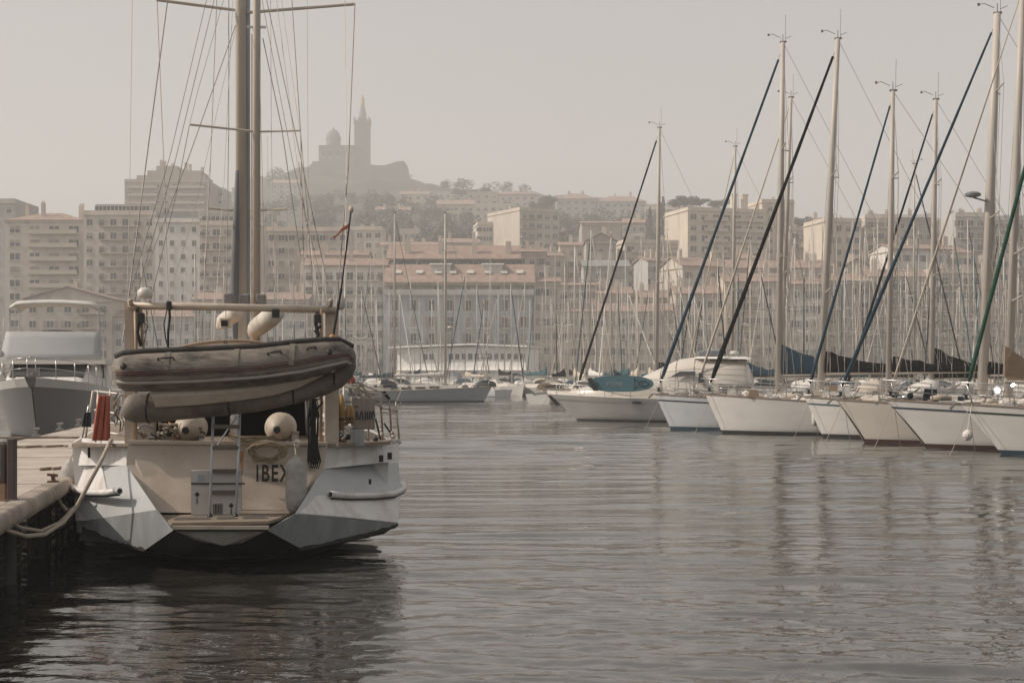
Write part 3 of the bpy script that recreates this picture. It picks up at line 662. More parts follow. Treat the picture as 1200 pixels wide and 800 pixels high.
# power pedestal
c = P(9, 587, 1.4*F/(587-HY)); X0, Y0 = c.x, c.y
t = thing('power_pedestal', (X0, Y0, 1.0), 'dark brown service post with a cabinet, standing on the pontoon at the left edge', 'pedestal')
DB = M('pedestal_brown', (.065,.045,.038), .5, var=.3, scale=6, dirt=(.14,.10,.08))
e = MB(); e.cbox(.0,-.04,0,.09,.06,.70,.012); e.cbox(-.02,-.06,0,.11,.08,.025,.01); e.build('post', DB, t)
e = MB(); e.cbox(-.42,-.02,.22,-.002,.16,.66,.03); cb = e.build('cabinet', DB, t)
e = MB(); e.box(-.37,-.026,.27,-.06,-.021,.61); dr = e.build('door', M('pedestal_grey', (.12,.115,.11), .35, .3, var=.3), cb)
e = MB(); e.box(-.12,-.045,.4,-.09,-.027,.47); e.build('handle', BLACK, cb)
e = MB(); e.cbox(-.4,0,0,-.012,.16,.215,.02); e.build('plinth', M('plinth_tan', (.30,.19,.12), .8, var=.2, scale=5, dirt=(.12,.09,.07)), t)

# ------------------------------------------------------------------ the yacht with the black name on its transom
O = Vector((-3.335, 17.5, 0)); EY = Vector((sin(R(-11.2)), cos(R(-11.2)), 0)); EX = Vector((cos(R(11.2)), sin(R(11.2)), 0))
def B(x, y, z): return O+EX*x+EY*y+Vector((0,0,z))
def S(px, py, y):
    u = (px-600)/F; tt = (y+O.dot(EY))/(u*EY.x+EY.y)
    return Vector((u*tt, tt, HC-(py-HY)/F*tt))
yt = thing('ketch', O, 'white steel ketch with a beige transom lettered IBEX and a dinghy on its stern gantry', 'sailing yacht')
HW = M('hull_white', (.70,.68,.66), .38, var=.12, scale=1.5, dirt=(.36,.27,.20), dscale=3.2, damt=.6, stretch=(1,1,.22), bump=.004, bscale=3)
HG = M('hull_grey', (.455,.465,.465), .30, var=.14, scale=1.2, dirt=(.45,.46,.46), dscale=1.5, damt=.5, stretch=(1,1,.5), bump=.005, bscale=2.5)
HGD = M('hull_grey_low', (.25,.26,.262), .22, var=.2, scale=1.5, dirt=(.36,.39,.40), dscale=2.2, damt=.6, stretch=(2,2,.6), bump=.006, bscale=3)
ANTI = M('antifoul_black', (.010,.010,.011), .6, var=.4)
BEIGE = M('transom_beige', (.56,.475,.395), .45, var=.12, scale=2.2, dirt=(.34,.25,.18), dscale=1.5, damt=.5, bump=.003)
GRP = M('gelcoat', (.60,.56,.51), .4, var=.1, scale=3, dirt=(.4,.34,.28), dscale=3)
STEEL = M('stainless', (.50,.49,.48), .28, .85, var=.15, scale=8)
CREAM = M('cream_paint', (.55,.46,.37), .45, var=.12, scale=4, dirt=(.34,.25,.18), dscale=3)
TEAK = M('teak', (.24,.19,.145), .75, var=.3, scale=2, stretch=(1,14,1))
# quarters: facets between measured corners
def facet(name, pts, mat, th=.02, world=True):
    e = MB(); vs_ = [S(*p) for p in pts]; n = (vs_[1]-vs_[0]).cross(vs_[2]-vs_[0]).normalized()
    if n.dot(Vector((0,1,0))) < 0: n = -n
    e.slab(vs_, n*th); return e.build(name, mat, yt, world=True)
def fan(name, tris, mat, auto=12):
    e = MB()
    for t3 in tris: e.poly([S(*p) for p in t3])
    o = e.build(name, mat, yt, world=True)
    bm = bmesh.new(); bm.from_mesh(o.data); bmesh.ops.remove_doubles(bm, verts=bm.verts, dist=.002); bm.to_mesh(o.data); bm.free()
    return o
def plane3(a, b, c):
    A, Bq, C = S(*a), S(*b), S(*c); n = (Bq-A).cross(C-A).normalized(); return A, n
def onp(px, py, pl):
    A, n = pl; o = Vector((0,0,HC)); r = Vector(((px-600)/F, 1, -(py-HY)/F)); return o+r*((A-o).dot(n)/r.dot(n))
def pfacet(name, pts, pl, mat, th=.015):
    e = MB(); vs_ = [onp(x, y, pl) for x, y in pts]; n = pl[1] if pl[1].y > 0 else -pl[1]
    e.slab(vs_, n*th); return e.build(name, mat, yt, world=True)
plL = plane3((148,545,1.5),(183,597,.5),(88,585,2.4)); plR = plane3((379,549,1.5),(346,602,.5),(468,590,2.4))
pfacet('quarter_panel', [(148,545),(120,544),(93,545),(86,572),(88,594),(104,609),(183,597)], plL, HG)
pfacet('quarter_panel', [(379,549),(420,546),(467,541),(470,575),(466,613),(410,607),(346,602)], plR, HG)
def yof(px, py, pl): return (onp(px,py,pl)-O).dot(EY)
plLl = plane3((183,597,.5),(104,609,yof(104,609,plL)),(170,644,.75)); plRl = plane3((346,602,.5),(466,613,yof(466,613,plR)),(352,642,.75))
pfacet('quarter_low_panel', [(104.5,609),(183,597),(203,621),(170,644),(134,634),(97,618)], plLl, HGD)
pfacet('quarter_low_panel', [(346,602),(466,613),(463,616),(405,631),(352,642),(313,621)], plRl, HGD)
pfacet('quarter_corner', [(88,594.5),(104,609.5),(88.5,609.5)], plL, HW)
def fan(name, tris, mat):
    e = MB()
    for t3 in tris: e.poly([S(*p) for p in t3])
    return e.build(name, mat, yt, world=True)
lG = (203,621,.14); lH = (170,644,.75); rG = (313,621,.14); rH = (352,642,.75)
# white side panels above the knuckle
facet('bulwark', [(96,513,2.5),(151,517,1.55),(149,545,1.5),(92,545,2.42)], HW)
facet('bulwark', [(381,521,1.5),(379,549,1.5),(468,540,2.42),(467,517,2.55),(448,517,2.3)], HW)
pfacet('side_band', [(93,545),(119,544.3),(125,574),(86,574)], (plL[0]-plL[1].normalized()*(.012 if plL[1].y > 0 else -.012), plL[1]), HW, .01)
pfacet('side_band', [(350,601),(372,580),(469,580),(466,612),(410,606)], (plR[0]-plR[1].normalized()*(.012 if plR[1].y > 0 else -.012), plR[1]), HW, .01)
# ragged weed line along the bottom edges
rw3 = random.Random(12)
def weed(pts, pl):
    e = MB(); n = 26; P0 = [onp(x, y, pl) for x, y in pts]; seg_ = []
    for k in range(n+1):
        f = k/n*(len(pts)-1); i = min(int(f), len(pts)-2); seg_.append(P0[i].lerp(P0[i+1], f-i))
    nn_ = pl[1] if pl[1].y < 0 else -pl[1]
    e.loft([[q+nn_*.006-Vector((0,0,.03)), q+nn_*.008+Vector((0,0,rw3.uniform(.004,.03)))] for q in seg_], closed=False)
    e.build('weed_line', M('weed', (.02,.022,.016), .8, var=.5, scale=9), yt, world=True)
weed([(352,642),(405,631),(463,616),(466,613)], plRl); weed([(170,644),(134,634),(97,618)], plLl)
# centre of the counter
V0 = (262,639,.3)
fan('counter', [(lG,rG,V0),(rG,(292,634,.35),V0),(lG,(231,633,.3),V0)], HW)
fan('counter_low', [(rG,rH,(301,652,.8),(284,636,.35)),(lG,lH,(215,652,.8),(236,636,.35)),((236,636,.35),(284,636,.35),(301,652,.8),(215,652,.8))], ANTI)
# forward hull body below and beyond the quarters, lofted to the bow
body = MB(); rings = []
for (y, hb, zs, hc, zc, kz) in ((.8,1.2,.30,1.1,.2,.02),(2.45,2.14,1.50,2.07,.30,-.25),(4.5,2.22,1.5,2.12,.2,-.5),(8,2.15,1.56,1.9,.15,-.6),(11,1.55,1.72,1.15,.2,-.55),(13.2,.55,1.9,.3,.3,-.3),(14,.03,1.98,.02,.6,.2)):
    if y == .8: rings.append([B(-hb,y,zs),B(-hc,y,zc),B(-.5,y,.08),B(0,y,kz),B(.5,y,.08),B(hc,y,zc),B(hb,y,zs)])
    else: rings.append([B(-hb,y,zs),B(-hc,y,zc),B(-.9*hc/2,y,kz*.3),B(0,y,kz),B(.9*hc/2,y,kz*.3),B(hc,y,zc),B(hb,y,zs)])
body.loft(rings[1:], True, True); body.build('hull', HW, yt, world=True)
e = MB(); e.loft([[B(-2.04,2.3,.29),B(-1.0,2.3,-.1),B(0,2.3,-.3),B(1.0,2.3,-.1),B(2.04,2.3,.29)],
                  [S(170,646,.7),S(215,654,.9),S(258,656,.9),S(301,654,.9),S(354,645,.7)]], False, False, closed=False)
e.loft([[B(-2.08,2.3,.31),B(-1.0,2.3,-.1),B(0,2.3,-.35),B(1.0,2.3,-.1),B(2.08,2.3,.31)],[B(-2.08,6,.27),B(-1.0,6,-.1),B(0,6,-.35),B(1,6,-.1),B(2.08,6,.27)]], False, False, closed=False)
e.poly([S(97,620,2.25),S(134,636,1.3),S(170,646,.7),B(-2.04,2.3,.2)]); e.poly([S(465,615,2.4),S(405,633,1.4),S(354,645,.7),B(2.04,2.3,.2)])
e.build('antifouling', ANTI, yt, world=True)
# deck with cockpit well
e = MB(); e.slab([B(-2.1,2.0,1.47),B(2.1,2.0,1.47),B(2.2,8,1.5),B(1.5,11,1.68),B(.5,13.2,1.86),B(-.5,13.2,1.86),B(-1.5,11,1.68),B(-2.2,8,1.5)], (0,0,.03)); e.slab([S(150,519,1.42),S(383,520,1.42),B(2.1,2.0,1.5),B(-2.1,2.0,1.5)], (0,0,-.04)); e.build('deck', TEAK, yt, world=True)
tp = [(150,518,1.42),(384,520,1.42),(379,550,1.38),(346,602,1.1),(185,600,1.1),(148,545,1.38)]
e = MB(); e.slab([S(*p) for p in tp], EY*.05); tr = e.build('transom', BEIGE, yt, world=True)
e = MB(); e.slab([S(150,516,1.36),S(384,518,1.36),S(384,521.5,1.36),S(150,520,1.36)], EY*.12); e.build('transom_cap', CREAM, tr, world=True)
# seams on the transom: centre hatch and rust runs
e = MB()
for a, b in (((283,541,1.1),(283,598,1.07)),((283,541,1.1),(336,542,1.1)),((283,597,1.05),(334,598,1.05))): e.tube([S(*a)-EY*.03, S(*b)-EY*.03], .004, 4)
e.build('hatch_seam', M('seam', (.22,.16,.12), .8), tr, world=True)
e = MB(); e.slab([S(281,528,1.15),S(286,528,1.15),S(284,556,1.12),S(282,556,1.12)], -EY*.004); e.build('rust_run', M('rust_orange', (.36,.19,.09), .8, var=.4, scale=12), tr, world=True)
# name
TXT = M('letters_black', (.012,.012,.012), .5)
def text(s, loc, size, rot, mat, parent, name='lettering', sx=1.0, spacing=1.0, depth=.004, mirror=False, align='LEFT', bold=0.0):
    cu = bpy.data.curves.new(name, 'FONT'); cu.body = s; cu.size = size; cu.extrude = depth; cu.space_character = spacing; cu.align_x = align; cu.offset = bold
    o = bpy.data.objects.new(name, cu); COL.objects.link(o); dg = bpy.context.evaluated_depsgraph_get(); dg.update()
    me = bpy.data.meshes.new_from_object(o.evaluated_get(dg)); bpy.data.objects.remove(o)
    me.materials.clear(); me.materials.append(mat); o = bpy.data.objects.new(name, me); COL.objects.link(o); o.parent = parent
    o.location = Vector(loc)-root_of(parent).location; o.rotation_euler = rot; o.scale = (-sx if mirror else sx, 1, 1); return o
for ch, px in (('I',299.5),('B',306),('E',317.5),('X',328)):
    text(ch, S(px, 563.5, 1.20), .305, (R(94), 0, R(11.2)), TXT, tr, sx=.62, bold=.006)
# swim platform
e = MB(); pl = [S(186,603,1.08),S(346,605,1.08),S(315,617,.05),S(201,617,.05)]; zt = .60
e.slab([(p.x,p.y,zt) for p in pl], (0,0,.035)); e.build('swim_platform', TEAK, yt, world=True)
e = MB(); e.slab([S(202,615.5,.03),S(315,615.5,.03),S(315,619.5,.03),S(202,619.5,.03)], -EY*.05); e.build('platform_lip', CREAM, yt, world=True)
e = MB()
for x0_, x1_ in ((205,245),(255,276),(285,312)):
    a = S(x0_,609,.5); b = S(x1_,609,.5); a.z = b.z = .645
    e.tube([a, b], .012, 5); e.tube([a-EY*.12, b-EY*.12], .012, 5); e.tube([a,a-EY*.12],.012,5); e.tube([b,b-EY*.12],.012,5)
e.build('platform_rail', STEEL, yt, world=True)
e = MB(); e.slab([S(203,619.8,.05),S(314,619.8,.05),S(314,622.5,.05),S(203,622.5,.05)], EY*.05); e.build('platform_gap_shade', BLACK, yt, world=True)  # black strip standing in for the shaded gap under the lip
# rubbing strakes
def strake(pts, r):
    e = MB(); e.tube([S(*p) for p in pts], r, 8); o = e.build('rubbing_strake', HW, yt, world=True, smooth=True)
    e = MB(); q = S(*pts[0])-EY*.012; e.tube([q, q+EY*.04], r*.72, 8); e.build('strake_end', BLACK, o, world=True)
    e = MB(); e.tube([S(*p)-Vector((0,0,r*1.02)) for p in pts], r*.35, 5); e.build('strake_edge', BLACK, o, world=True)
strake([(140,575,1.0),(125,577,1.35),(105,577,1.85),(90,574,2.25),(80,568,2.7),(84,560,4.0)], .045)
strake([(388,579,1.2),(410,580.5,1.5),(440,580,1.95),(462,578,2.3),(473,573,2.7),(471,566,4.0)], .045)
# slots and fairleads
for (a, b, yy) in (((444,533),(449,541),2.05),((454,530),(459,538),2.15),((103,520),(106,536),2.2),((432,561),(435,567),1.98)):
    e = MB(); p, q = S(*a, yy), S(*b, yy); n = EY*-.03
    e.slab([S(a[0],a[1],yy-.06),S(b[0],a[1],yy-.06),S(b[0],b[1],yy-.06),S(a[0],b[1],yy-.06)], n); e.build('fairlead', BLACK, yt, world=True)
# locker behind the ladder, with its marks
e = MB(); a = S(224,603,.93); b = S(283,603,.93); w_ = (b-a).length
lk = MB(); corners = [a, b, b+EY*.16, a+EY*.16]; lk.slab([(c.x,c.y,.64) for c in corners], (0,0,.56)); lo = lk.build('locker', M('locker_white', (.52,.50,.47), .35, var=.08, dirt=(.4,.34,.28), dscale=4), yt, world=True)
e = MB(); e.slab([S(224,565.5,.915),S(287,565.5,.915),S(287,567.2,.915),S(224,567.2,.915)], -EY*.008); e.build('strap', BLACK, lo, world=True)
e = MB(); e.slab([S(232,556,.92),S(239,556,.92),S(239,563,.92),S(232,563,.92)], -EY*.003); e.build('sticker', M('sticker_blue', (.30,.38,.42), .4), lo, world=True)
e = MB()
for cx_, cy_ in ((231,579),(271,592)):
    e.slab([S(cx_-3,cy_,.92),S(cx_,cy_-3.2,.92),S(cx_+3,cy_,.92),S(cx_,cy_+3.2,.92)], -EY*.003)
    e.slab([S(cx_-.6,cy_+4,.92),S(cx_+.6,cy_+4,.92),S(cx_+.6,cy_+11,.92),S(cx_-.6,cy_+11,.92)], -EY*.003)
for k in range(6): e.slab([S(250+k*1.9,590,.92),S(250.9+k*1.9+.3*(k%2),590,.92),S(250.9+k*1.9,602,.92),S(250+k*1.9,602,.92)], -EY*.003)
e.build('markings', TXT, lo, world=True)
e = MB(); e.slab([S(257,574,.92),S(264,574,.92),S(264,577,.92),S(257,577,.92)], -EY*.02); e.build('latch', M('galvanised', (.3,.3,.3)), lo, world=True)
# ladder
ld = MB(); ALU = M('ladder_alu', (.42,.44,.47), .4, .4, var=.1)
ld.tube([S(250,484,.95),S(248,540,.85),S(246,603,.72)], .017, 8); ld.tube([S(281,484,.95),S(279,540,.85),S(276,603,.72)], .017, 8)
lad = ld.build('boarding_ladder', ALU, yt, world=True, smooth=True)
for y0, xa, xb in ((501,250,281),(526,249,280),(553,248,279),(578,247,278)):
    e = MB(); p, q = S(xa,y0,.86), S(xb,y0,.86); e.slab([p+Vector((0,0,-.012)), q+Vector((0,0,-.012)), q+Vector((0,0,-.012))+EY*.05, p+Vector((0,0,-.012))+EY*.05], (0,0,.05)); e.build('rung', M('rung_brown', (.13,.105,.085), .7, var=.3, scale=9), lad, world=True)
for x in (246,276): e = MB(); p = S(x,604,.72); e.lathe([(.03,-.02),(.035,0),(.02,.03)], tuple(p), n=8); e.build('foot', BLACK, lad, world=True)
e = MB(); e.tube([S(278,487,1.0),S(255,521,1.15)], .012, 6); e.build('brace', ALU, lad, world=True)
# gantry
gm = CREAM
def post(px0, px1, yt0, yb, yb_y):
    e = MB(); a = S(px0, yt0, 1.5); b = S(px1, yt0, 1.5); ab = B((b-O).dot(EX), 1.5, 0); aa = B((a-O).dot(EX), 1.5, 0)
    zt = a.z; e.slab([(aa.x,aa.y,1.46),(ab.x,ab.y,1.46),(ab.x+EY.x*.14,ab.y+EY.y*.14,1.46),(aa.x+EY.x*.14,aa.y+EY.y*.14,1.46)], (0,0,zt-1.46))
    return e.build('gantry_post', gm, yt, world=True)
post(146,157,354,520,1.5); post(381,397,360,520,1.5)
e = MB(); e.tube([S(150,358,1.45),S(250,359.5,1.45),S(395,363,1.45)], .048, 8); gb = e.build('gantry_beam', gm, yt, world=True, smooth=True)
for px in (158.5, 376): e = MB(); e.tube([S(px,362,1.42),S(px+1,400,1.38),S(px,519,1.5)], .022, 8); e.build('gantry_strut', M('strut_tan', (.40,.28,.19), .5, var=.2), yt, world=True, smooth=True)
for px in (153, 388): e = MB(); e.tube([S(px,357,1.5), S(px,352,1.0), S(px,352,.5)], .03, 8); e.build('davit_arm', gm, gb, world=True, smooth=True)
# domes, lamp, blocks on the gantry
e = MB(); c = S(170,350,1.5); e.lathe([(.03,0),(.085,.01),(.1,.05),(.095,.1),(.06,.14),(.01,.15)], tuple(c), n=20); gp = e.build('satellite_dome', GRP, yt, world=True, smooth=True); e = MB(); e.tube([S(170,358,1.5), c], .014); e.build('dome_stalk', STEEL, gp, world=True)
e = MB(); c = S(400,361,1.5); e.tube([S(396,362,1.5), c], .02); e.lathe([(.02,0),(.05,.03),(.045,.15),(.01,.24)], tuple(c-Vector((0,0,.02))), n=12); e.build('antenna', GRP, yt, world=True, smooth=True)
ROPEB = M('rope_black', (.018,.017,.017), .9, var=.4, scale=20); ROPEC = M('rope_cream', (.42,.36,.29), .9, var=.25, scale=20); ROPET = M('rope_tan', (.27,.20,.13), .9, var=.3, scale=20)
def tackle(pts, r, mat=ROPEB, nm='tackle'):
    e = MB(); e.tube([S(*p) for p in pts], r, 6); return e.build(nm, mat, yt, world=True, smooth=True)
tackle([(198,354,1.38),(199,372,1.36),(197,390,1.33),(197,409,1.1)], .016); tackle([(196,362,1.36),(192,380,1.36),(194,396,1.33),(197,408,1.2)], .008)
tackle([(161,362,1.4),(163,378,1.38),(161,390,1.38),(165,405,1.3)], .022); tackle([(165,362,1.4),(167,400,1.38),(170,418,1.2)], .018, ROPET); tackle([(171,358,1.45),(173,380,1.4),(169,402,1.4)], .009, ROPEC); tackle([(168,378,1.4),(174,383,1.38),(165,395,1.4)], .01, ROPET)
tackle([(372,366,1.4),(370,380,1.36),(373,392,1.36),(369,405,1.2)], .024); tackle([(376,382,1.38),(369,388,1.36),(374,394,1.36)], .018); tackle([(366,368,1.4),(366,400,1.2)], .008, ROPEC)
for (px, py, sx) in ((165,372,.05),(372,373,.045),(198,358,.035),(323,367,.05)):
    e = MB(); c = S(px,py,1.36); e.cbox(c.x-sx,c.y-.03,c.z-.06,c.x+sx,c.y+.03,c.z+.06,.015); e.build('block', BLACK, yt, world=True)
# deckhouse, canvas top, cockpit
e = MB(); e.loft([[B(-1.35,y,1.5),B(1.35,y,1.5),B(1.15,y+dy,zt_),B(-1.15,y+dy,zt_)] for y, dy, zt_ in ((3.9,.1,2.28),(8.2,-.3,2.2),(9.6,-1.0,1.9))], True, True); dh = e.build('deckhouse', GRP, yt, world=True)
e = MB(); e.slab([B(-1.33,3.88,1.52),B(1.33,3.88,1.52),B(1.14,3.97,2.24),B(-1.14,3.97,2.24)], -EY*.04); e.build('companionway_shade', M('interior_shade', (.004,.004,.004), .9, spec=.05), dh, world=True)  # black sheet over the whole aft bulkhead, interior shade put in as colour
for s_ in (-1, 1):
    for yy in (4.6, 5.9, 7.0):
        e = MB(); e.slab([B(s_*1.32,yy,1.78),B(s_*1.32,yy+.9,1.78),B(s_*1.24,yy+.9,2.05),B(s_*1.24,yy,2.05)], EX*s_*.02); e.build('window', GLASS, dh, world=True)
e = MB()
rows = []
for yy in (2.7, 3.3, 3.9, 4.4):
    rows.append([B(-1.05+2.1*k/12, yy, 2.70+.20*sin(pi*k/12)**.8+(.02 if yy in (3.3,3.9) else 0)) for k in range(13)])
e.loft(rows, closed=False); o = e.build('canvas_top', M('canvas_tan', (.45,.33,.24), .9, var=.15, scale=3, bump=.01), yt, world=True, smooth=True)
md = o.modifiers.new('t', 'SOLIDIFY'); md.thickness = .02
for s_ in (-1, 1):
    for yy in (2.75, 4.3): e = MB(); e.tube([B(s_*1.04,yy,2.70),B(s_*1.05,3.6,1.5)], .014); e.build('canvas_bow', STEEL, yt, world=True)
for s_ in (-1, 1): e = MB(); e.slab([B(s_*1.1,2.0,1.5),B(s_*1.1,3.85,1.5),B(s_*1.3,3.85,1.5),B(s_*1.3,2.0,1.5)], (0,0,.28)); e.build('coaming', GRP, yt, world=True)
# wheel pedestal and small deck gear
e = MB(); c = B(.0,2.5,1.5); e.tube([c, c+Vector((0,0,.75))], .06, 8)
for k in range(24):
    a0, a1 = 2*pi*k/24, 2*pi*(k+1)/24; e.tube([c+Vector((0,0,.78))+EX*.36*cos(a0)+Vector((0,0,.36*sin(a0))), c+Vector((0,0,.78))+EX*.36*cos(a1)+Vector((0,0,.36*sin(a1)))], .013, 5)
for k in range(6): e.tube([c+Vector((0,0,.78)), c+Vector((0,0,.78))+EX*.36*cos(k*pi/3)+Vector((0,0,.36*sin(k*pi/3)))], .008, 4)
e.build('steering_wheel', STEEL, yt, world=True)
for (px, py, yy, r, h) in ((190,512,1.9,.07,.14),(236,512,1.7,.05,.10),(345,514,1.8,.07,.15),(178,514,1.6,.05,.10)):
    e = MB(); c = S(px, 520, yy); c.z = 1.5; e.lathe([(r*1.2,0),(r*1.2,.02),(r*.8,.05),(r*.8,h*.8),(r,h),(r*.4,h+.01)], tuple(c), n=14); e.build('winch', STEEL, yt, world=True, auto=40)
# furled white boom and mast gear above the canvas
e = MB(); e.tube([S(298,389,3.4),S(301,384,3.2),S(318,371,2.6),S(324,366,2.4)], [.10,.135,.14,.12], 12); bo = e.build('boom', M('sail_white', (.62,.57,.50), .8, var=.1, scale=4, bump=.01, bscale=12), yt, world=True, smooth=True)
e = MB(); e.tube([S(257,383,4.2),S(262,376,4),S(274,369,3.7),S(279,366,3.6)], [.05,.11,.12,.1], 10); e.build('rolled_sail', M('sail_white', (.6,.5,.4)), yt, world=True, smooth=True)
e = MB(); c = S(264,378,2.9); e.cbox(c.x-.07,c.y-.05,c.z-.08,c.x+.07,c.y+.05,c.z+.07,.015); sp = e.build('spotlight', CREAM, yt, world=True); e = MB(); e.box(c.x-.045,c.y-.058,c.z-.05,c.x+.045,c.y-.051,c.z+.03); e.build('lens', BLACK, sp, world=True); e = MB(); e.tube([c-Vector((0,0,.08)), Vector((c.x,c.y,2.84))], .02); e.build('bracket', STEEL, sp, world=True)
for px, py in ((268,350),(287,351),(306,351)):
    e = MB(); c = S(px,py,3.2); e.cbox(c.x-.07,c.y-.06,c.z-.09,c.x+.07,c.y+.06,c.z+.08,.02); bb = e.build('mast_box', M('box_grey', (.22,.20,.19), .6), yt, world=True)
# masts
MALU = M('mast_beige', (.56,.49,.41), .5, .0, var=.12, scale=1.5, stretch=(1,1,.2)); MGR = M('mast_grey', (.42,.44,.46), .5, .0, var=.12)
def up(px, py, y, h):   # point straight above a measured one
    p = S(px, py, y); return Vector((p.x, p.y, h))
def mast(pxb, pyb, pxt, y, r, top, mat, nm='mast'):
    a = S(pxb, pyb, y); b = S(pxt, 0, y); k = (top-a.z)/(b.z-a.z); e = MB(); e.tube([a, a.lerp(b, k)], r, 14); return e.build(nm, mat, yt, world=True, smooth=True), a, b
mA, a, b = mast(283,406,282,6.5,.088,16.5,MALU)
e = MB(); q = S(290,406,6.6); q2 = S(290,0,6.6); e.tube([q, q.lerp(q2, 1.8)], .045, 8); e.build('sail_track', MGR, mA, world=True, smooth=True)
e = MB(); e.tube([S(276,400,6.3),S(275,330,6.3),S(276.5,280,6.3),S(278,200,6.3)], [.04,.075,.06,.03], 8); e.build('furled_sail', M('sail_grey', (.17,.17,.175), .85, var=.2), mA, world=True, smooth=True)
mB, a, b = mast(300.5,404,300.8,3.3,.056,12.5,MALU, 'mizzen_mast')
e = MB(); q = S(294.5,404,3.4); q2 = S(295,40,3.4); e.tube([q, q2], .012, 6); e.build('halyard', GRP, mB, world=True)
def spreader(parent, pts, y, r=.02):
    e = MB(); e.tube([S(p[0],p[1],y+(p[2] if len(p) > 2 else 0)) for p in pts], r, 6); e.build('spreader', MALU, parent, world=True)
spreader(mA, [(183,0,-.3),(275,12)], 6.5, .026); spreader(mA, [(290,15),(415,5,-.3)], 6.5, .026)
spreader(mB, [(222,146,-.2),(297,154)], 3.3, .016); spreader(mB, [(304,154.5),(352,153,-.2)], 3.3, .014)
spreader(mA, [(244,244,-.2),(276,247)], 6.5, .02); spreader(mA, [(291,247),(336,245,-.2)], 6.5, .02)
for px, py in ((294,32),(307,32)): e = MB(); c = S(px,py,3.3); e.tube([c+EX*-.06,c+EX*.06],.02,6); e.build('tang', STEEL, mB, world=True)
WIRE = M('wire_dark', (.14,.12,.105), .5, .5, var=.2)
WIREL = M('wire_light', (.30,.27,.24), .5, .4, var=.2)
sh = [((184,0,6),(192,195,4),(197,352,2.6),.0075,0),((197,-3,6),(170,200,3.5),(144,400,1.9),.011,0),((242,0,6),(200,180,4),(150,352,2.6),.006,0),((251,0,6),(205,190,4),(158,352,2.6),.006,0),
      ((262,0,6),(231,110,5),(222,147,3.3),.005,1),((222,147,3.3),(206,230,2.8),(165,400,2.2),.006,0),((254,-2,6),(247,180,4.2),(236,402,2.6),.008,0),((276,30,3.3),(221,185,2.8),(157,352,1.9),.007,0),
      ((268,0,6),(268,150,5),(264,402,3),.008,0),((273,0,6),(262,220,4.5),(250,402,3),.005,1),((307,0,6),(343,190,4),(385,365,2.2),.006,0),((312,-2,6),(350,175,4),(398,400,2.1),.008,0),((342,0,6),(352,153,4),(358,402,2.6),.008,0),
      ((308,45,3.3),(330,150,2.9),(352,300,2.2),.008,0),((324,0,6),(348,190,4),(376,362,2.4),.006,1),((317,0,6),(318,170,5),(322,360,3),.006,1),((330,0,6),(352,160,4),(372,360,2.4),.005,1),((404,0,5),(406,190,3.4),(404,352,2.4),.005,1),
      ((416,4,6.2),(408,200,4),(391,398,2.3),.009,0),((155,0,5),(152,220,3.4),(149,348,2.2),.005,0),((360,0,6),(361,190,5),(362,300,4),.004,1),((352,153,3.1),(362,270,2.4),(368,362,2),.006,0),((313,160,6),(316,300,4),(330,358,3),.004,1),
      ((245,245,6.3),(240,330,4.5),(232,402,3),.005,1),((336,245,6.3),(340,330,4.5),(345,402,3),.005,1),((303,30,3.3),(308,230,3),(312,402,2.8),.004,1),((284,0,6),(225,260,3.4),(196,352,2.3),.004,1),((350,190,4),(358,260,3),(371,352,2.2),.007,0)]
for p0, p1, p2, r, li in sh:
    e = MB(); e.tube([S(*p0), S(*p1), S(*p2)], r*.85, 5); e.build('shroud', WIREL if li else WIRE, yt, world=True)
# pushpit and guard rails, left
RAIL = M('rail_white', (.60,.55,.49), .4, .2, var=.1)
def rail(pts, r=.013, mat=None, nm='guard_rail'):
    e = MB(); e.tube([S(*p) for p in pts], r, 6); return e.build(nm, mat or RAIL, yt, world=True, smooth=True)
for px, y0 in ((112,458),(128,456),(147,470)):
    rail([(px+(1 if px > 120 else 3),y0,2.1),(px,518,2.1)], .013, nm='stanchion')
rail([(112,458,2.4),(128,460,2.1),(146,462,1.8)]); rail([(111,480,2.4),(128,483,2.1),(146,486,1.8)]); rail([(104,502,2.6),(128,507,2.1),(147,510,1.8)], .016); rail([(125,495,2.1),(146,497,1.8)], .016)
rail([(108,462,3.5),(111,458,2.4)]); rail([(109,458,2.4),(100,515,2.7)], .015); rail([(104,475,2.5),(96,515,2.7)], .012, STEEL)
lv = [(402,452,1.7),(414,455,1.9),(430,458,2.1),(447,468,2.4)]
rail(lv, .013); rail([(447,463,2.4),(446,475,2.4),(449,520,2.4)], .016, M('rail_tan', (.40,.32,.24), .4, .3), 'stanchion'); rail([(449,462,2.45),(455,466,2.5),(457,480,2.5),(459,518,2.5)], .016, M('rail_tan', (.4,.3,.2)), 'stanchion'); rail([(464,470,2.6),(466,495,2.6),(468,518,2.6)], .013, M('rail_tan', (.4,.3,.2)), 'stanchion')
rail([(447,461,2.4),(450,459,2.4),(456,467,2.5)], .02, BLACK); rail([(450,496,2.35),(459,509,2.45)], .014, BLACK); rail([(440,490,2.2),(446,515,2.3)], .014, BLACK); rail([(430,459,2.1),(424,466,2.1)], .01); rail([(405,456,1.75),(409,463,1.8)], .01); rail([(403,450,1.7),(402,520,1.75)], .014, nm='stanchion'); rail([(431,458,2.15),(432,518,2.2)], .014, nm='stanchion')
rail([(402,474,1.7),(431,478,2.1)], .007, WIRE, 'lifeline'); rail([(445,478,2.3),(466,482,2.6),(470,470,8)], .006, WIRE, 'lifeline'); rail([(447,466,2.4),(465,470,2.6),(470,458,8)], .008, WIREL, 'lifeline')
rg2 = random.Random(3)
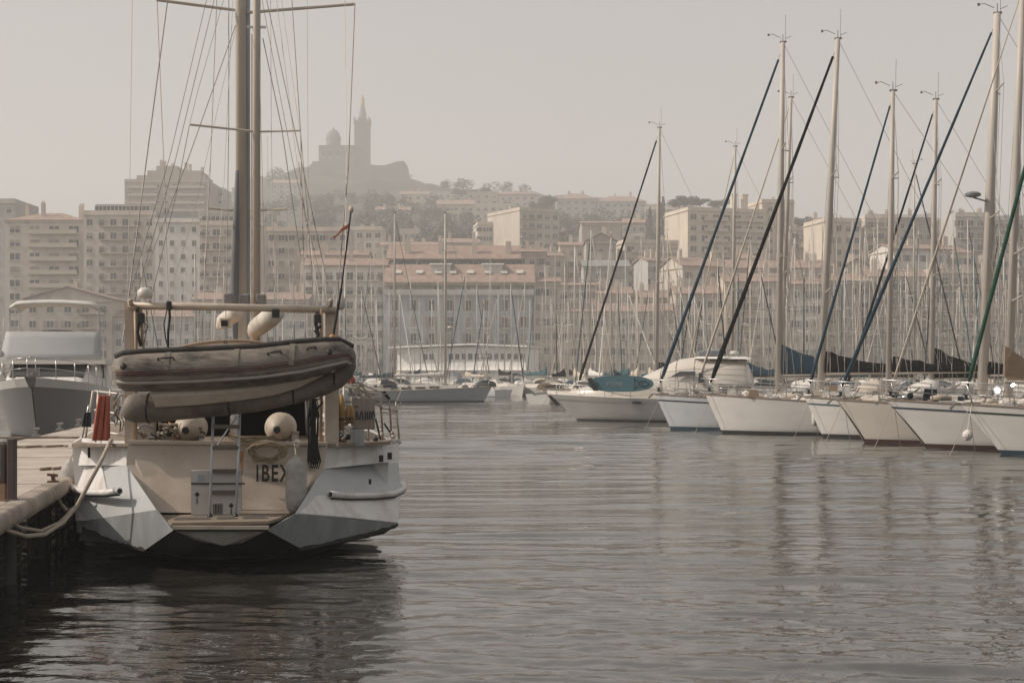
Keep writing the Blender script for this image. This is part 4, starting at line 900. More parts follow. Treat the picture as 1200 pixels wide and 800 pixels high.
for k in range(7):
    c = S(452+k*2.6, 518-(k%3), 2.4+k*.03); e = MB(); e.lathe([(.01,-.03),(.035,-.01),(.035,.02),(.01,.04)], tuple(c), n=8); e.build('turnbuckle', GRP, yt, world=True, smooth=True)
for k in range(12):
    a = (rg2.uniform(396,420), rg2.uniform(446,462), 1.9); b = (a[0]+rg2.uniform(14,40), a[1]+rg2.uniform(4,22), 2.2)
    rail([a, ((a[0]+b[0])/2, (a[1]+b[1])/2+rg2.uniform(0,5), 2.05), b], rg2.choice((.006,.009,.012)), rg2.choice((RAIL, ROPEC, GRP)), 'rail_line')
for k in range(14):
    px = rg2.uniform(402,462); py = rg2.uniform(503,519); c = S(px, py, 2.1); r = rg2.uniform(.015,.04)
    e = MB(); e.lathe([(r*.5,-r),(r,-r*.3),(r*.9,r*.6),(r*.2,r)], tuple(c), n=8); e.build('deck_fitting', rg2.choice((GRP, STEEL, ROPEC, BLACK)), yt, world=True, smooth=True)
for k in range(9):
    px = rg2.uniform(132,160); y0 = rg2.uniform(455,480); pts = [S(px+rg2.uniform(-4,4), y0+j*6, 1.75+rg2.uniform(-.05,.05)) for j in range(6)]
    e = MB(); e.tube(pts, rg2.uniform(.006,.014), 5); e.build('hanging_line', rg2.choice((ROPEC, RAIL, ROPET, BLACK)), yt, world=True, smooth=True)
# cluttered lines and tools on the aft deck
for k in range(44):
    px = rg2.uniform(158,230) if k < 24 else (rg2.uniform(336,366) if k < 19 else rg2.uniform(386,402)); py = rg2.uniform(497,515)
    a = S(px, py, 1.75); mt = rg2.choice([ROPEC, GRP, STEEL, BLACK, ROPET, CREAM, M('rope_orange', (.40,.20,.09), .8)])
    e = MB(); pts = [a]
    for j in range(5): pts.append(pts[-1]+Vector((rg2.uniform(-.09,.09), rg2.uniform(-.05,.05), rg2.uniform(-.05,.05))))
    for p in pts: p.z = max(1.53, p.z)
    e.tube(pts, rg2.uniform(.009,.022), 6); e.build('deck_line', mt, yt, world=True, smooth=True)
for px, y0, y1 in ((150,462,515),(154,470,512),(143,465,505),(158,455,500)):
    e = MB(); pts = [S(px+rg2.uniform(-2,2), y0+(y1-y0)*j/7, 1.7) for j in range(8)]; e.tube(pts, .012, 5); e.build('hanging_line', ROPEC if px != 158 else ROPET, yt, world=True, smooth=True)

# ------------------------------------------------------------------ things carried by the ketch
# rigid inflatable slung on its side, bottom towards us
dg_ = thing('inflatable_dinghy', S(270,450,.7), 'weathered grey inflatable dinghy slung on its side across the ketch stern', 'dinghy')
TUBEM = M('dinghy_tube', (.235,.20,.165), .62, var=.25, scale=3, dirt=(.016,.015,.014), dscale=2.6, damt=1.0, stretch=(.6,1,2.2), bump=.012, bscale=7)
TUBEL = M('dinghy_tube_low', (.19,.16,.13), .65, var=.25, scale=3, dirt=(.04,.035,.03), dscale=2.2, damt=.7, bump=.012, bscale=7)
A_ = [(133,437,.55,.10),(137,436,.55,.19),(146,436,.55,.235),(170,435,.55,.25),(230,433,.55,.255),(300,429,.55,.25),(350,423,.57,.245),(380,418,.62,.215),(395,415,.72,.185),(405,416,.84,.14),(410,420,.95,.09)]
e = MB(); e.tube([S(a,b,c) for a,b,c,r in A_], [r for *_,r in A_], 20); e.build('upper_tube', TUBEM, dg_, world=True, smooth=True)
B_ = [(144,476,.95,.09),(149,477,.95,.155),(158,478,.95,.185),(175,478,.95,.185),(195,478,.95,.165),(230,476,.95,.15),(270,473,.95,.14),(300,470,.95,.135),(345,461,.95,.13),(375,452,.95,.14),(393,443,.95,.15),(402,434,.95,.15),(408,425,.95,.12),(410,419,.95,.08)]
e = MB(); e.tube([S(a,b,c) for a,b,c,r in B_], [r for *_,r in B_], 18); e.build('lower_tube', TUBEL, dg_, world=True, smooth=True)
# keel panel between the tubes
up_ = [(175,452),(220,450),(280,447),(330,442),(370,438),(385,434)]; kl = [(178,465),(225,463),(285,458),(332,450),(366,442),(385,436)]; lw = [(182,477),(230,474),(280,469),(320,463),(350,454),(378,440)]
e = MB(); e.loft([[S(*a,.62) for a in up_],[S(*a,.56+.05*i/5) for i, a in enumerate(kl)],[S(*a,.72) for a in lw]], closed=False); e.loft([[S(*a,.62) for a in up_],[S(a[0],a[1]-3,1.0) for a in up_],[S(a[0],a[1]+2,1.05) for a in lw],[S(*a,.72) for a in lw]], closed=False)
e.build('keel', M('dinghy_hull', (.74,.67,.57), .45, var=.1, scale=3, dirt=(.28,.22,.17), dscale=3), dg_, world=True)
def on_tube(ang, k0=1, k1=10, lift=1.0):
    C_ = [S(a,b,c) for a,b,c,r in A_]; out = []
    for i in range(k0, k1):
        tg = (C_[min(i+1,len(C_)-1)]-C_[max(i-1,0)]).normalized(); f_ = Vector((0,-1,0)); f_ = (f_-tg*f_.dot(tg)).normalized(); u_ = tg.cross(f_); u_ = u_ if u_.z > 0 else -u_
        out.append(C_[i]+(f_*cos(ang)-u_*sin(ang))*A_[i][3]*lift)
    return out
for ang, r, mt in ((.00,.006,M('dinghy_red', (.11,.045,.035), .6)),(.11,.009,M('dinghy_red', (.1,.1,.1))),(.22,.006,M('dinghy_red', (.1,.1,.1))),(.62,.022,M('dinghy_band', (.34,.31,.27), .6, var=.2)),(-1.25,.045,M('dinghy_top', (.035,.03,.027), .8, var=.5, scale=6))):
    e = MB(); e.tube(on_tube(ang), r, 6); e.build('rubbing_band', mt, dg_, world=True, smooth=True)
e = MB(); e.tube([S(a,b,c)+Vector((0,0,r*1.0)) for a,b,c,r in A_[2:9]], .012, 5)
for (a,b,c,r) in A_[2:9:2]: e.lathe([(.03,-.01),(.03,.02),(.01,.03)], tuple(S(a,b,c)+Vector((0,0,r))), n=8)
e.build('grab_line', BLACK, dg_, world=True)
tp_ = on_tube(.0, 1, 10, 1.0)
for f_ang, i_ in ((-.55,3),(-.5,5),(-.5,6)):
    q = on_tube(f_ang, i_, i_+2, 1.0); m1 = (q[0]*.72+q[1]*.28); m2 = (q[0]*.42+q[1]*.58); up2 = (m1-S(*A_[i_][:3])).normalized()
    e = MB(); e.tube([m1, m1+Vector((0,-.05,.02)), m2+Vector((0,-.05,.02)), m2], .012, 6); e.build('handle', BLACK, dg_, world=True, smooth=True)
for f_ang, i_ in ((-.3,2),(-.2,7)):
    q = on_tube(f_ang, i_, i_+1, .99)[0]; e = MB(); e.lathe([(.0,-.012),(.035,-.012),(.04,0),(.03,.01)], tuple(q), 'y', 14); e.build('valve', BLACK, dg_, world=True, smooth=True)
for a, b in ((200,434),(280,430),(345,424)):   # glued patches
    e = MB(); q = S(a,b,.55); rr = .257; pts = []
    for k in range(7):
        th = R(-10+k*12); pts.append([(q.x-.035, q.y-cos(th)*rr, q.z+sin(th)*rr),(q.x+.035, q.y-cos(th)*rr, q.z+sin(th)*rr)])
    e.loft(pts, closed=False); e.build('patch', TUBEL, dg_, world=True, smooth=True)
for px in (160, 240, 320, 385):
    e = MB(); q = [z for z in B_ if z[0] >= px][0]; c = S(q[0],q[1],q[2]); r = q[3]+.003
    pts = [(c.x, c.y-cos(th)*r, c.z+sin(th)*r) for th in [R(k*30) for k in range(12)]]; pts.append(pts[0])
    e.tube(pts, .012, 5); e.build('lashing', ROPEB, dg_, world=True)
# two white floats with black noses
for px, py, lb in ((217,500,'left one of two round white floats with black noses behind the ketch transom'),(324,497,'right one of two round white floats with black noses, above the rope coil')):
    c = S(px, py, 1.62); c.z = 1.5+.205; t = thing('float', (c.x, c.y, 1.5), lb, 'float', 'round white floats on the aft deck')
    e = MB(); e.lathe([(.045,-.03),(.08,.01),(.145,.09),(.19,.18),(.205,.28),(.195,.5),(.11,.66),(.03,.7)], (c.x,c.y,c.z), 'y', 24); e.build('shell', M('float_white', (.50,.43,.35), .5, var=.2, scale=5, dirt=(.3,.22,.16), dscale=6), t, world=True, smooth=True)
    e = MB(); e.lathe([(.04,-.055),(.05,-.03),(.04,.0)], (c.x+.01,c.y,c.z-.02), 'y', 16); e.build('nose', BLACK, t, world=True)
# fender against the transom
c = S(347,569,.98); t = thing('fender', (c.x,c.y,c.z-.36), 'grey white cylindrical fender hanging over the end of the lettered name', 'fender', 'fenders of the ketch')
e = MB(); e.lathe([(.02,-.37),(.07,-.355),(.12,-.29),(.138,-.16),(.138,.18),(.13,.27),(.10,.33),(.045,.355),(.03,.385)], tuple(c), n=20); e.build('body', M('fender_white', (.42,.40,.38), .55, var=.2, scale=5, dirt=(.12,.11,.10), dscale=4, damt=.8), t, world=True, smooth=True)
e = MB(); e.tube([c+Vector((0,0,.38)), S(345,520,1.3)], .008); e.tube([S(343,530,1.25),S(350,521,1.25),S(355,530,1.25)], .012); e.build('lanyard', ROPEC, t, world=True)
c = S(82,560,3.0); t = thing('fender', (c.x,c.y,c.z-.4), 'pale fender squeezed between the ketch side and the pontoon', 'fender', 'fenders of the ketch')
e = MB(); e.lathe([(.02,-.26),(.09,-.22),(.13,-.12),(.13,.1),(.09,.2),(.03,.24),(.02,.27)], tuple(c), n=18); e.build('body', M('fender_white', (.4,.4,.4)), t, world=True, smooth=True)
e = MB(); e.tube([c+Vector((0,0,.26)), S(93,520,2.8)], .008); e.build('lanyard', ROPEC, t, world=True)
# rope coils
e = MB(); c = S(313,524,1.22); pts = []
for k in range(150):
    a = 2*pi*k/24; r = .18+.035*sin(k*.37)+.02*sin(k*1.1); pts.append(c+EX*(r*cos(a)*1.15)+Vector((0,0,-.03+(r*sin(a)*(.75 if sin(a) < 0 else .38))))-EY*(.03+.012*sin(k*.9)))
e.tube(pts, .016, 6); e.tube([S(268,508,1.3),S(285,513,1.25),S(300,512,1.25),S(330,514,1.25)], .02, 6); e.tube([S(268,512,1.3),S(290,517,1.25),S(322,511,1.25)], .017, 6)
tag(e.build('rope_coil', M('rope_coil', (.26,.20,.125), .9, var=.3, scale=20), None, smooth=True), 'coiled tan rope hanging over the ketch transom above the name', 'rope')
e = MB()
for k in range(5):
    x = 362+k*2.4; e.tube([S(366+rg2.uniform(-2,2),455,1.2),S(x+rg2.uniform(-1.5,1.5),490,1.2),S(x,520,1.2),S(x-1,540,1.2),S(x+1.5,549,1.2),S(x+4,540,1.2),S(370,515,1.2),S(368,480,1.2)], .013, 6)
e.tube([S(372,478,1.2),S(378,472,1.2),S(376,466,1.2),S(368,470,1.2)], .012, 6); e.tube([S(367,440,1.2),S(366,500,1.2)], .035, 7)
tag(e.build('rope_hank', ROPEB, None, smooth=True), 'hank of black rope hanging from the gantry beside the right post', 'rope')
# red cloth over the rail
def cloth(name, x0, x1, y0, y1, yb, mat, label, cat, amp=.03, n=16, flare=0, parent=None):
    e = MB(); rows = []
    for j in range(13):
        f = j/12; row = []
        for i in range(n+1):
            g = i/n; px = x0+(x1-x0)*g-flare*f*(1-g); row.append(S(px, y0+(y1-y0)*f, yb-.05)-EY*(amp*sin(g*17+f*1.4)*(.3+.7*f)+.01*sin(g*40)))
        rows.append(row)
    e.loft(rows, closed=False); o = e.build(name, mat, parent, smooth=True, world=parent is not None); md = o.modifiers.new('thick', 'SOLIDIFY'); md.thickness = .012
    if parent is None: tag(o, label, cat)
    return o
cloth('red_cloth', 116, 129, 463, 516, 1.95, M('cloth_red', (.45,.13,.085), .85, var=.25, scale=5), 'orange red cloth draped over the left stern rail of the ketch', 'cloth', flare=8)
cloth('blue_cloth', 99, 107, 483, 500, 2.4, M('cloth_navy', (.03,.035,.05), .85), 'small dark blue cloth bundle tied on the rail left of the red cloth', 'cloth', flare=3)
# life jackets
for (x0_, x1_, y0, y1, lb) in ((391,403,462,503,'long ochre life jacket hanging on the right stern rail'),(406,414,476,496,'short ochre life jacket hanging left of the lettered canvas')):
    t = thing('life_jacket', S((x0_+x1_)/2, y1, 1.75), lb, 'life jacket', 'ochre life jackets on the stern rail')
    YL = M('jacket_ochre', (.36,.22,.085), .75, var=.3, scale=8, dirt=(.16,.09,.05), dscale=5)
    for s_ in (0, 1):
        xa = x0_+(x1_-x0_)*(.02+.5*s_); xb = xa+(x1_-x0_)*.46; e = MB(); m_ = (xa+xb)/2
        e.tube([S(m_,y0,1.72),S(m_,y0+(y1-y0)*.25,1.69),S(m_+(.8 if s_ else -.8),y0+(y1-y0)*.6,1.68),S(m_,y1,1.7)], [.025,.045 if x1_-x0_ > 10 else .035,.055 if x1_-x0_ > 10 else .04,.03], 8); e.build('float_panel', YL, t, world=True, smooth=True)
    e = MB(); e.tube([S(x0_,y0+(y1-y0)*.7,1.61),S(x1_,y0+(y1-y0)*.7,1.61)], .012, 5); e.build('belt', BLACK, t, world=True)
# lettered canvas
CN = M('canvas_grey', (.36,.31,.27), .9, var=.15, scale=6)
t = thing('lettered_canvas', S(426,503,1.95), 'grey beige canvas with dark lettering tied to the right stern rail', 'canvas')
o = cloth('sheet', 411, 439, 465, 503, 1.98, CN, '', '', amp=.008, parent=t)
for k, (ch, px) in enumerate((('I',416),('\\',418),('/',421),('\\',423.5),('I',427),('I',429.5),('I',432),('\\',434),('^',434.5))):
    text(ch, S(px, 491 if ch != '^' else 493, 1.86), .15 if ch != '^' else .2, (R(90), 0, R(11)), M('letters_navy', (.03,.03,.045), .7), o, sx=.7, bold=.004)
o = cloth('white_sheet', 411, 427, 503, 523, 1.75, M('sheet_white', (.42,.42,.42), .8, var=.1), 'plain pale sheet hanging under the lettered canvas', 'cloth', amp=.006)
o = cloth('clear_sheet', 408, 422, 451, 464, 2.2, M('sheet_grey', (.33,.32,.32), .7, var=.1), 'small grey sheet on the rail above the lettered canvas', 'cloth', amp=.006)
# lifebuoy
c = S(411,445,2.6); e = MB(); e.lathe([(.0,-.015),(.055,-.02),(.062,0),(.055,.02),(0,.015)], tuple(c), 'y', 20)
tag(e.build('rescue_light', M('buoy_red', (.42,.075,.05), .55, var=.15), None, smooth=True), 'small round red rescue float on the ketch rail, right of the dinghy bow', 'float')
e = MB(); e.tube([c+Vector((0,.02,0)), S(411,456,2.2)], .01); e.build('float_bracket', STEEL, yt, world=True)
# danbuoy
t = thing('danbuoy', S(390,400,1.0), 'thin black danbuoy pole with a pale tip and an orange ribbon, above the dinghy bow', 'marker pole')
e = MB(); e.tube([S(390,396,1.0),S(400,338,1.0)], .017, 6); e.tube([S(400,338,1.0),S(411.3,248,1.0)], .011, 6); e.build('pole', BLACK, t, world=True)
e = MB(); e.lathe([(.01,-.05),(.03,-.03),(.032,.01),(.02,.03),(.005,.035)], tuple(S(411.6,245,1.0)), n=12); e.build('tip', CREAM, t, world=True, smooth=True)
e = MB(); e.lathe([(.03,-.05),(.05,-.02),(.045,.03),(.02,.06)], tuple(S(389.5,397,1.0)), n=12); e.build('collar', M('buoy_orange', (.45,.22,.07), .6), t, world=True, smooth=True)
e = MB(); rows = [[S(410.5-q*3.4, 259+q*3.2+sin(q*1.7)*1.2, 1.0), S(410-q*3.4, 265+q*2.7+sin(q*1.7)*1.2-(q*.15), 1.0)] for q in range(7)]; e.loft(rows, closed=False); o = e.build('ribbon', M('ribbon_orange', (.52,.15,.07), .7), t, world=True); md = o.modifiers.new('t','SOLIDIFY'); md.thickness = .006
# mooring lines
MR = M('mooring_rope', (.42,.36,.29), .9, var=.25, scale=30, bump=.01, bscale=60)
e = MB()
c0 = P(0,609,14.6)
def W3(px, py, d): return P(px, py, d)
e.tube([S(130,515,1.6),S(120,537,1.35),S(106,563,1.0),W3(91,591,18.2),W3(74,612,17.6),W3(52,626,16.8),W3(30,628,16),W3(10,622,15.2),W3(-14,609,14.3),W3(-30,600,13.9)], .026, 8)
e.tube([W3(91,591,18.2),W3(70,612,17.7),W3(48,622,16.8),W3(24,618,15.9),W3(4,607,15),W3(-20,592,14.5)], .022, 8)
tag(e.build('mooring_rope', MR, None, smooth=True), 'long doubled mooring rope sagging from the ketch quarter to the pontoon at left', 'rope', 'mooring ropes of the ketch')
e = MB(); e.tube([cleat_pt, W3(66,577,19.2), W3(71,590,18.9), W3(79,598.5,18.5), W3(88,595,18.3), W3(92,589,18.2)], .024, 8)
tag(e.build('mooring_rope', MR, None, smooth=True), 'short mooring rope looping from the rusty cleat to the long rope', 'rope', 'mooring ropes of the ketch')
# ------------------------------------------------------------------ boats
def hullmat(n, c): return M('gel_'+n, c, .32, var=.05, scale=.8, dirt=tuple(x*.8 for x in c), dscale=1.2, damt=.4, stretch=(1,1,2))
HM = {'white': hullmat('white', (.74,.71,.67)), 'cream': hullmat('cream', (.62,.57,.50)), 'cool': hullmat('cool', (.58,.60,.61)), 'blue': hullmat('blue', (.035,.055,.09)),
      'grey': hullmat('grey', (.36,.40,.43)), 'pale': hullmat('pale', (.46,.51,.54)), 'wood': hullmat('wood', (.16,.07,.045)), 'green': hullmat('green', (.02,.05,.04))}
CANV = {'blue': M('canvas_blue', (.026,.055,.082), .9, spec=.1, var=.25, scale=2, bump=.02, bscale=4), 'navy': M('canvas_navy', (.010,.014,.022), .9, spec=.1, var=.3, scale=2, bump=.02, bscale=4), 'black': M('canvas_black', (.008,.008,.010), .9, spec=.1, var=.3, scale=2, bump=.02, bscale=4),
        'cream': M('canvas_cream', (.52,.46,.38), .9, spec=.1, var=.12, scale=2, bump=.02, bscale=4), 'white': M('canvas_white', (.64,.61,.57), .9, spec=.1, var=.1, scale=2, bump=.02, bscale=4), 'tan': M('canvas_tan2', (.30,.22,.15), .9, spec=.1, var=.15, scale=2, bump=.02, bscale=4),
        'green': M('canvas_green', (.02,.075,.05), .9, spec=.1, var=.3, scale=3, bump=.02, bscale=6), 'teal': M('canvas_teal', (.05,.11,.13), .9, spec=.1, var=.2, scale=2)}
DECKM = M('boat_deck', (.56,.52,.47), .6, var=.08, scale=2, dirt=(.42,.37,.31), dscale=2)
ALUM = M('mast_alu', (.49,.445,.395), .5, .0, var=.1, scale=.6, stretch=(1,1,.2))
ALUW = M('mast_white', (.60,.57,.53), .5, .0, var=.08, scale=.6)
WIN_D = M('port_glass', (.02,.022,.026), .08, var=.2)
ANTR = M('boot_red', (.045,.015,.012), .6, var=.2); ANTB = M('boot_blue', (.02,.05,.07), .6, var=.2)
def interp(t, tab): return float(np.interp(t, [a for a, b in tab], [b for a, b in tab]))
HBP = [(0,.012),(.04,.16),(.1,.34),(.2,.60),(.35,.86),(.55,1),(.8,.94),(1,.74)]
TS = [0,.02,.05,.09,.14,.2,.28,.38,.5,.62,.75,.88,1.0]
def hull_pt(t, k, L, bm, fb, oh, prof=HBP):
    """k: 0 keel .. 1 sheer; returns x, half beam, z"""
    zs = fb*(1-.26*min(1,t*1.6)+.04*max(0,t-.6)); z = -.45+(zs+.45)*k if k < 0 else k*zs
    hb = bm/2*interp(t, prof); f = {True: 1}.get(k >= 1, None)
    kk = max(0, min(1, k)); w_ = .80+.20*kk**.7; w_ = w_*(1-.35*(1-kk)*(1-t)**2)
    x = t*L+oh*(1-kk)*(1-t)**3-(oh*.25*(1-kk) if t > .98 else 0)
    return x, hb*w_, z
def hull_mesh(L, bm, fb, oh, k0=0.0, k1=1.0, off=0.0, closed_bottom=True, prof=HBP, ts=TS):
    mb = MB(); rings = []; ks = [k0+(k1-k0)*i/5 for i in range(6)]
    for t in ts:
        right = [hull_pt(t, k, L, bm, fb, oh, prof) for k in ks]
        ring = [(x, -(h+off), z) for x, h, z in reversed(right)]
        if closed_bottom: ring += [(t*L+oh*(1-t)**3*1.4, -.25*right[0][1], -.4), (t*L+oh*(1-t)**3*1.4, .25*right[0][1], -.4)]
        ring2 = [(x, h+off, z) for x, h, z in right]
        rings.append((ring, ring2))
    if closed_bottom:
        mb.loft([a+b for a, b in rings], False, True, closed=False)
    else:
        mb.loft([a for a, b in rings], closed=False); mb.loft([b for a, b in rings], closed=False)
        mb.loft([rings[-1][0], rings[-1][1][::-1]], closed=False)
        mb.loft([rings[0][0], rings[0][1][::-1]], closed=False)
    return mb
frng = random.Random(21)
def sailboat(loc, head, L, bm, fb, J, mh, rake, label, group, near=True, hull='white', boot=None, stripe=None, stay='cream', stayr=.05, cover='blue', mr=.1, mat=None,
             oh=.7, staytop=1.0, spr=(.42,.72), hood='white', covh=.8, bl=.33, lines=True, name='sailboat', cat='sailing boat', radar=False, stayoff=.15, wire=.009, sprl=.085, coverstart=0, anchor=True):
    """local +x runs aft from the bow"""
    t = thing(name, loc, label, cat, group, head)
    hull_mesh(L, bm, fb, oh).build('hull', HM[hull], t, auto=40)
    if boot: hull_mesh(L, bm, fb, oh, -.05, .10, .012, False).build('boot_stripe', boot, t)
    if stripe: hull_mesh(L, bm, fb, oh, .83, .87, .012, False).build('side_stripe', stripe, t)
    # deck
    m = MB(); rr = []
    for tt in TS:
        x, h, z = hull_pt(tt, 1, L, bm, fb, oh); rr.append([(x,-h*.985,z-.02),(x,0,z+.03),(x,h*.985,z-.02)])
    m.loft(rr, closed=False); m.build('deck', DECKM, t)
    zd = lambda x: hull_pt(min(1,max(0,x/L)), 1, L, bm, fb, oh)[2]
    hb = lambda x: hull_pt(min(1,max(0,x/L)), 1, L, bm, fb, oh)[1]
    if near:
        m = MB()
        for s_ in (-1, 1): m.tube([(hull_pt(tt,1,L,bm,fb,oh)[0], s_*hull_pt(tt,1,L,bm,fb,oh)[1], hull_pt(tt,1,L,bm,fb,oh)[2]+.02) for tt in TS], .028, 5)
        m.build('toe_rail', M('toe_rail', (.22,.17,.13), .6), t)
    # coachroof
    x0, x1 = J-.9, L*.66; m = MB(); w0 = hb(x0)*.45; w1 = hb(x1)*.62
    cab = [[(x,-w_,zd(x)),(x+dx,-w_*.86,zd(x)+h),(x+dx,0,zd(x)+h+.06),(x+dx,w_*.86,zd(x)+h),(x,w_,zd(x))] for x, w_, h, dx in ((x0-.3,w0*.8,.02,.05),(x0+.4,w0,.22,.1),(J+.6,(w0+w1)/2,.36,0),(x1-.1,w1,.46,0),(x1,w1,.46,0))]
    m.loft(cab, False, True, closed=False); cb = m.build('coachroof', DECKM, t, auto=35)
    if near:
        for s_ in (-1, 1):
            for k in range(3):
                xa = J+.5+k*(x1-J-1)/3; xb = xa+(x1-J-1)/3*.72; m = MB(); wa = np.interp(xa,[J,x1],[(w0+w1)/2,w1]); wb = np.interp(xb,[J,x1],[(w0+w1)/2,w1])
                m.slab([(xa,s_*(wa*.985+.012),zd(xa)+.12),(xb,s_*(wb*.985+.012),zd(xb)+.14),(xb,s_*(wb*.91+.02),zd(xb)+.31),(xa,s_*(wa*.91+.02),zd(xa)+.27)], (0,s_*.012,0)); m.build('window', WIN_D, cb)
        for xx in (x0-1.0, J+1.2, x1-1.0):
            m = MB(); z = zd(xx)+(.03 if xx < x0 else .42); m.cbox(xx-.26,-.26,z,xx+.26,.26,z+.07,.03); hh = m.build('hatch', M('hatch_frame', (.3,.3,.3), .4), t); m = MB(); m.box(xx-.2,-.2,z+.071,xx+.2,.2,z+.078); m.build('pane', WIN_D, hh)
    # sprayhood
    if hood:
        m = MB(); rows = []
        for x, hgt, ww_ in ((x1-.55,.05,.80),(x1-.15,.50,.9),(x1+.55,.78,1.0),(x1+1.0,.72,1.0)):
            rows.append([(x, -w1*1.25*ww_*cos(pi*k/10), zd(x1)+.3+hgt*max(.0,sin(pi*k/10))**.6) for k in range(11)])
        m.loft(rows, closed=False); o = m.build('sprayhood', CANV[hood], t, smooth=True); md = o.modifiers.new('t', 'SOLIDIFY'); md.thickness = .02
        if near:
            for s_ in (-1,0,1):
                m = MB(); y = s_*w1*.55; m.slab([(x1-.42,y-.22,zd(x1)+.45),(x1-.42,y+.22,zd(x1)+.45),(x1-.19,y+.2,zd(x1)+.73),(x1-.19,y-.2,zd(x1)+.73)], (-.03,0,.02)); m.build('hood_window', WIN_D, o)
    # cockpit coaming and wheel
    if near:
        for s_ in (-1, 1):
            m = MB(); m.slab([(x1+.3,s_*w1,zd(x1)),(L*.95,s_*w1*.9,zd(L)),(L*.95,s_*w1*.9,zd(L)+.25),(x1+.3,s_*w1,zd(x1)+.35)], (0,s_*.22,0)); m.build('coaming', DECKM, t)
        m = MB(); c = (L*.84,0,zd(L)+.75)
        pts = [(c[0]+.1*sin(a)*0, .45*cos(a), c[2]+.45*sin(a)) for a in [2*pi*k/20 for k in range(21)]]; m.tube(pts, .015, 5); m.tube([(c[0],0,zd(L)),(c[0],0,c[2])], .06, 7)
        m.build('steering_wheel', STEEL, t)
    # mast
    mat = mat or (ALUM if near else ALUW)
    z0 = zd(J); ax = rake/mh
    def mp(z): return (J+(z-z0)*ax, 0, z)
    m = MB(); m.tube([mp(z0), mp(z0+(mh-z0)*.7), mp(mh)], [mr*.93, mr*.80, mr*.62], 10 if near else 6); ms = m.build('mast', mat, t, smooth=True)
    for f in spr:
        z = z0+(mh-z0)*f; sl_ = mh*sprl*(1.1-f*.4)
        for s_ in (-1, 1):
            m = MB(); m.tube([mp(z), (mp(z)[0]+.25, s_*sl_, z+.12)], .03 if near else .035, 5); m.build('spreader', mat, ms)
    m = MB(); a = mp(mh)
    if near:
        m.tube([(a[0]-.13,0,mh+.02),(a[0]+.16,0,mh+.02)], .04, 6); m.tube([(a[0],0,mh),(a[0],0,mh+.35)], .015, 5); m.tube([(a[0]+.1,0.0,mh),(a[0]+.12,0,mh+1.2)], .008, 4)
        m.tube([(a[0]-.1,0,mh+.2),(a[0]-.45,0,mh+.38),(a[0]-.62,0,mh+.33)], .012, 4); m.box(a[0]-.66,-.01,mh+.30,a[0]-.58,.01,mh+.40); m.tube([(a[0]+.1,0,mh+.15),(a[0]+.35,.1,mh+.26)], .01, 4); m.build('masthead_gear', WIRE, ms)
    else:
        m.tube([(a[0],0,mh),(a[0],0,mh+.9)], .02, 4); m.tube([(a[0]-.3,0,mh+.1),(a[0]+.3,0,mh+.15)], .03, 4); m.build('masthead_gear', ALUM, ms)
    if radar:
        m = MB(); c = mp(z0+(mh-z0)*.35); m.lathe([(.06,-.16),(.26,-.12),(.30,0),(.26,.1),(.05,.14)], (c[0]-.45,0,c[2]), n=14); m.tube([(c[0]-.45,0,c[2]-.14),(c[0],0,c[2]-.2)], .03); m.build('radar_dome', GRP, ms, smooth=True)
    # boom with stowed sail
    zb = z0+(1.15 if near else 1.3); b0 = mp(zb)[0]+.12; b1 = b0+L*bl
    m = MB(); m.tube([(b0,0,zb),(b1,0,zb+.08)], .075 if near else .09, 8); m.build('boom', mat, t, smooth=True)
    if cover:
        m = MB(); rows = []; nn = 14
        for k in range(nn+1):
            f = k/nn; x = b0+(b1-b0)*f*.97+.02; hgt = covh*(.24+.76*(1-f)**2.4)+.035*sin(k*2.1)+frng.uniform(-.04,.05); w_ = .17-.05*f
            rows.append([(x,-w_*.7,zb+.02),(x,-w_,zb+.10),(x,-w_*.75,zb+.14+hgt*.45),(x+(.0),-.02,zb+.12+hgt),(x,.02,zb+.12+hgt),(x,w_*.75,zb+.14+hgt*.45),(x,w_,zb+.10),(x,w_*.7,zb+.02)])
        m.loft(rows, True, True); m.build('sail_cover', CANV[cover], t, auto=50)
        if near:
            for k in range(7):
                f = .06+k*.14; x = b0+(b1-b0)*f*.97; hgt = covh*(.24+.76*(1-f)**2.4); w_ = .19-.05*f
                m = MB(); m.tube([(x,-w_*.7,zb+.0),(x,-w_-.01,zb+.10),(x,-w_*.78,zb+.16+hgt*.45),(x,0,zb+.17+hgt),(x,w_*.78,zb+.16+hgt*.45),(x,w_+.01,zb+.10),(x,w_*.7,zb+.0)], .012, 4); m.build('cover_tie', WIREL, t)
            for k in range(3):
                x = b0+(b1-b0)*(.2+.3*k); m = MB()
                for s_ in (-1, 1): m.tube([mp(z0+(mh-z0)*.55), (x, s_*.18, zb+.1)], .005, 4)
                m.build('lazy_jack', WIREL, t)
    # stays
    top = mp(z0+(mh-z0)*staytop*.985); bow = (stayoff, 0, fb+.12)
    if stay:
        a, b = Vector(bow), Vector(top); a.z += .25
        m = MB(); n = 26; rw_ = random.Random(int(mh*100))
        m.tube([a.lerp(b, k/n*.955+.01) for k in range(n+1)], [stayr*.68*(.35 if k == 0 else (1.0-.45*k/n)*(1+.10*rw_.uniform(-1,1)))*1.05 for k in range(n+1)], 7); st = m.build('furled_jib', CANV[stay], t, smooth=True)
        m = MB(); m.tube([Vector(bow), b], .010 if near else .02, 4); m.build('forestay', WIRE, t)
        if near: m = MB(); m.lathe([(.03,.02),(.11,.03),(.11,.06),(.05,.08),(.05,.16),(.11,.18),(.11,.2),(.03,.22)], bow, n=12); m.build('furler_drum', BLACK, st)
    wr = wire if near else .016
    m = MB(); m.tube([mp(mh), (L-.1,0,zd(L)+.1)], wr, 4); m.build('backstay', WIREL, t)
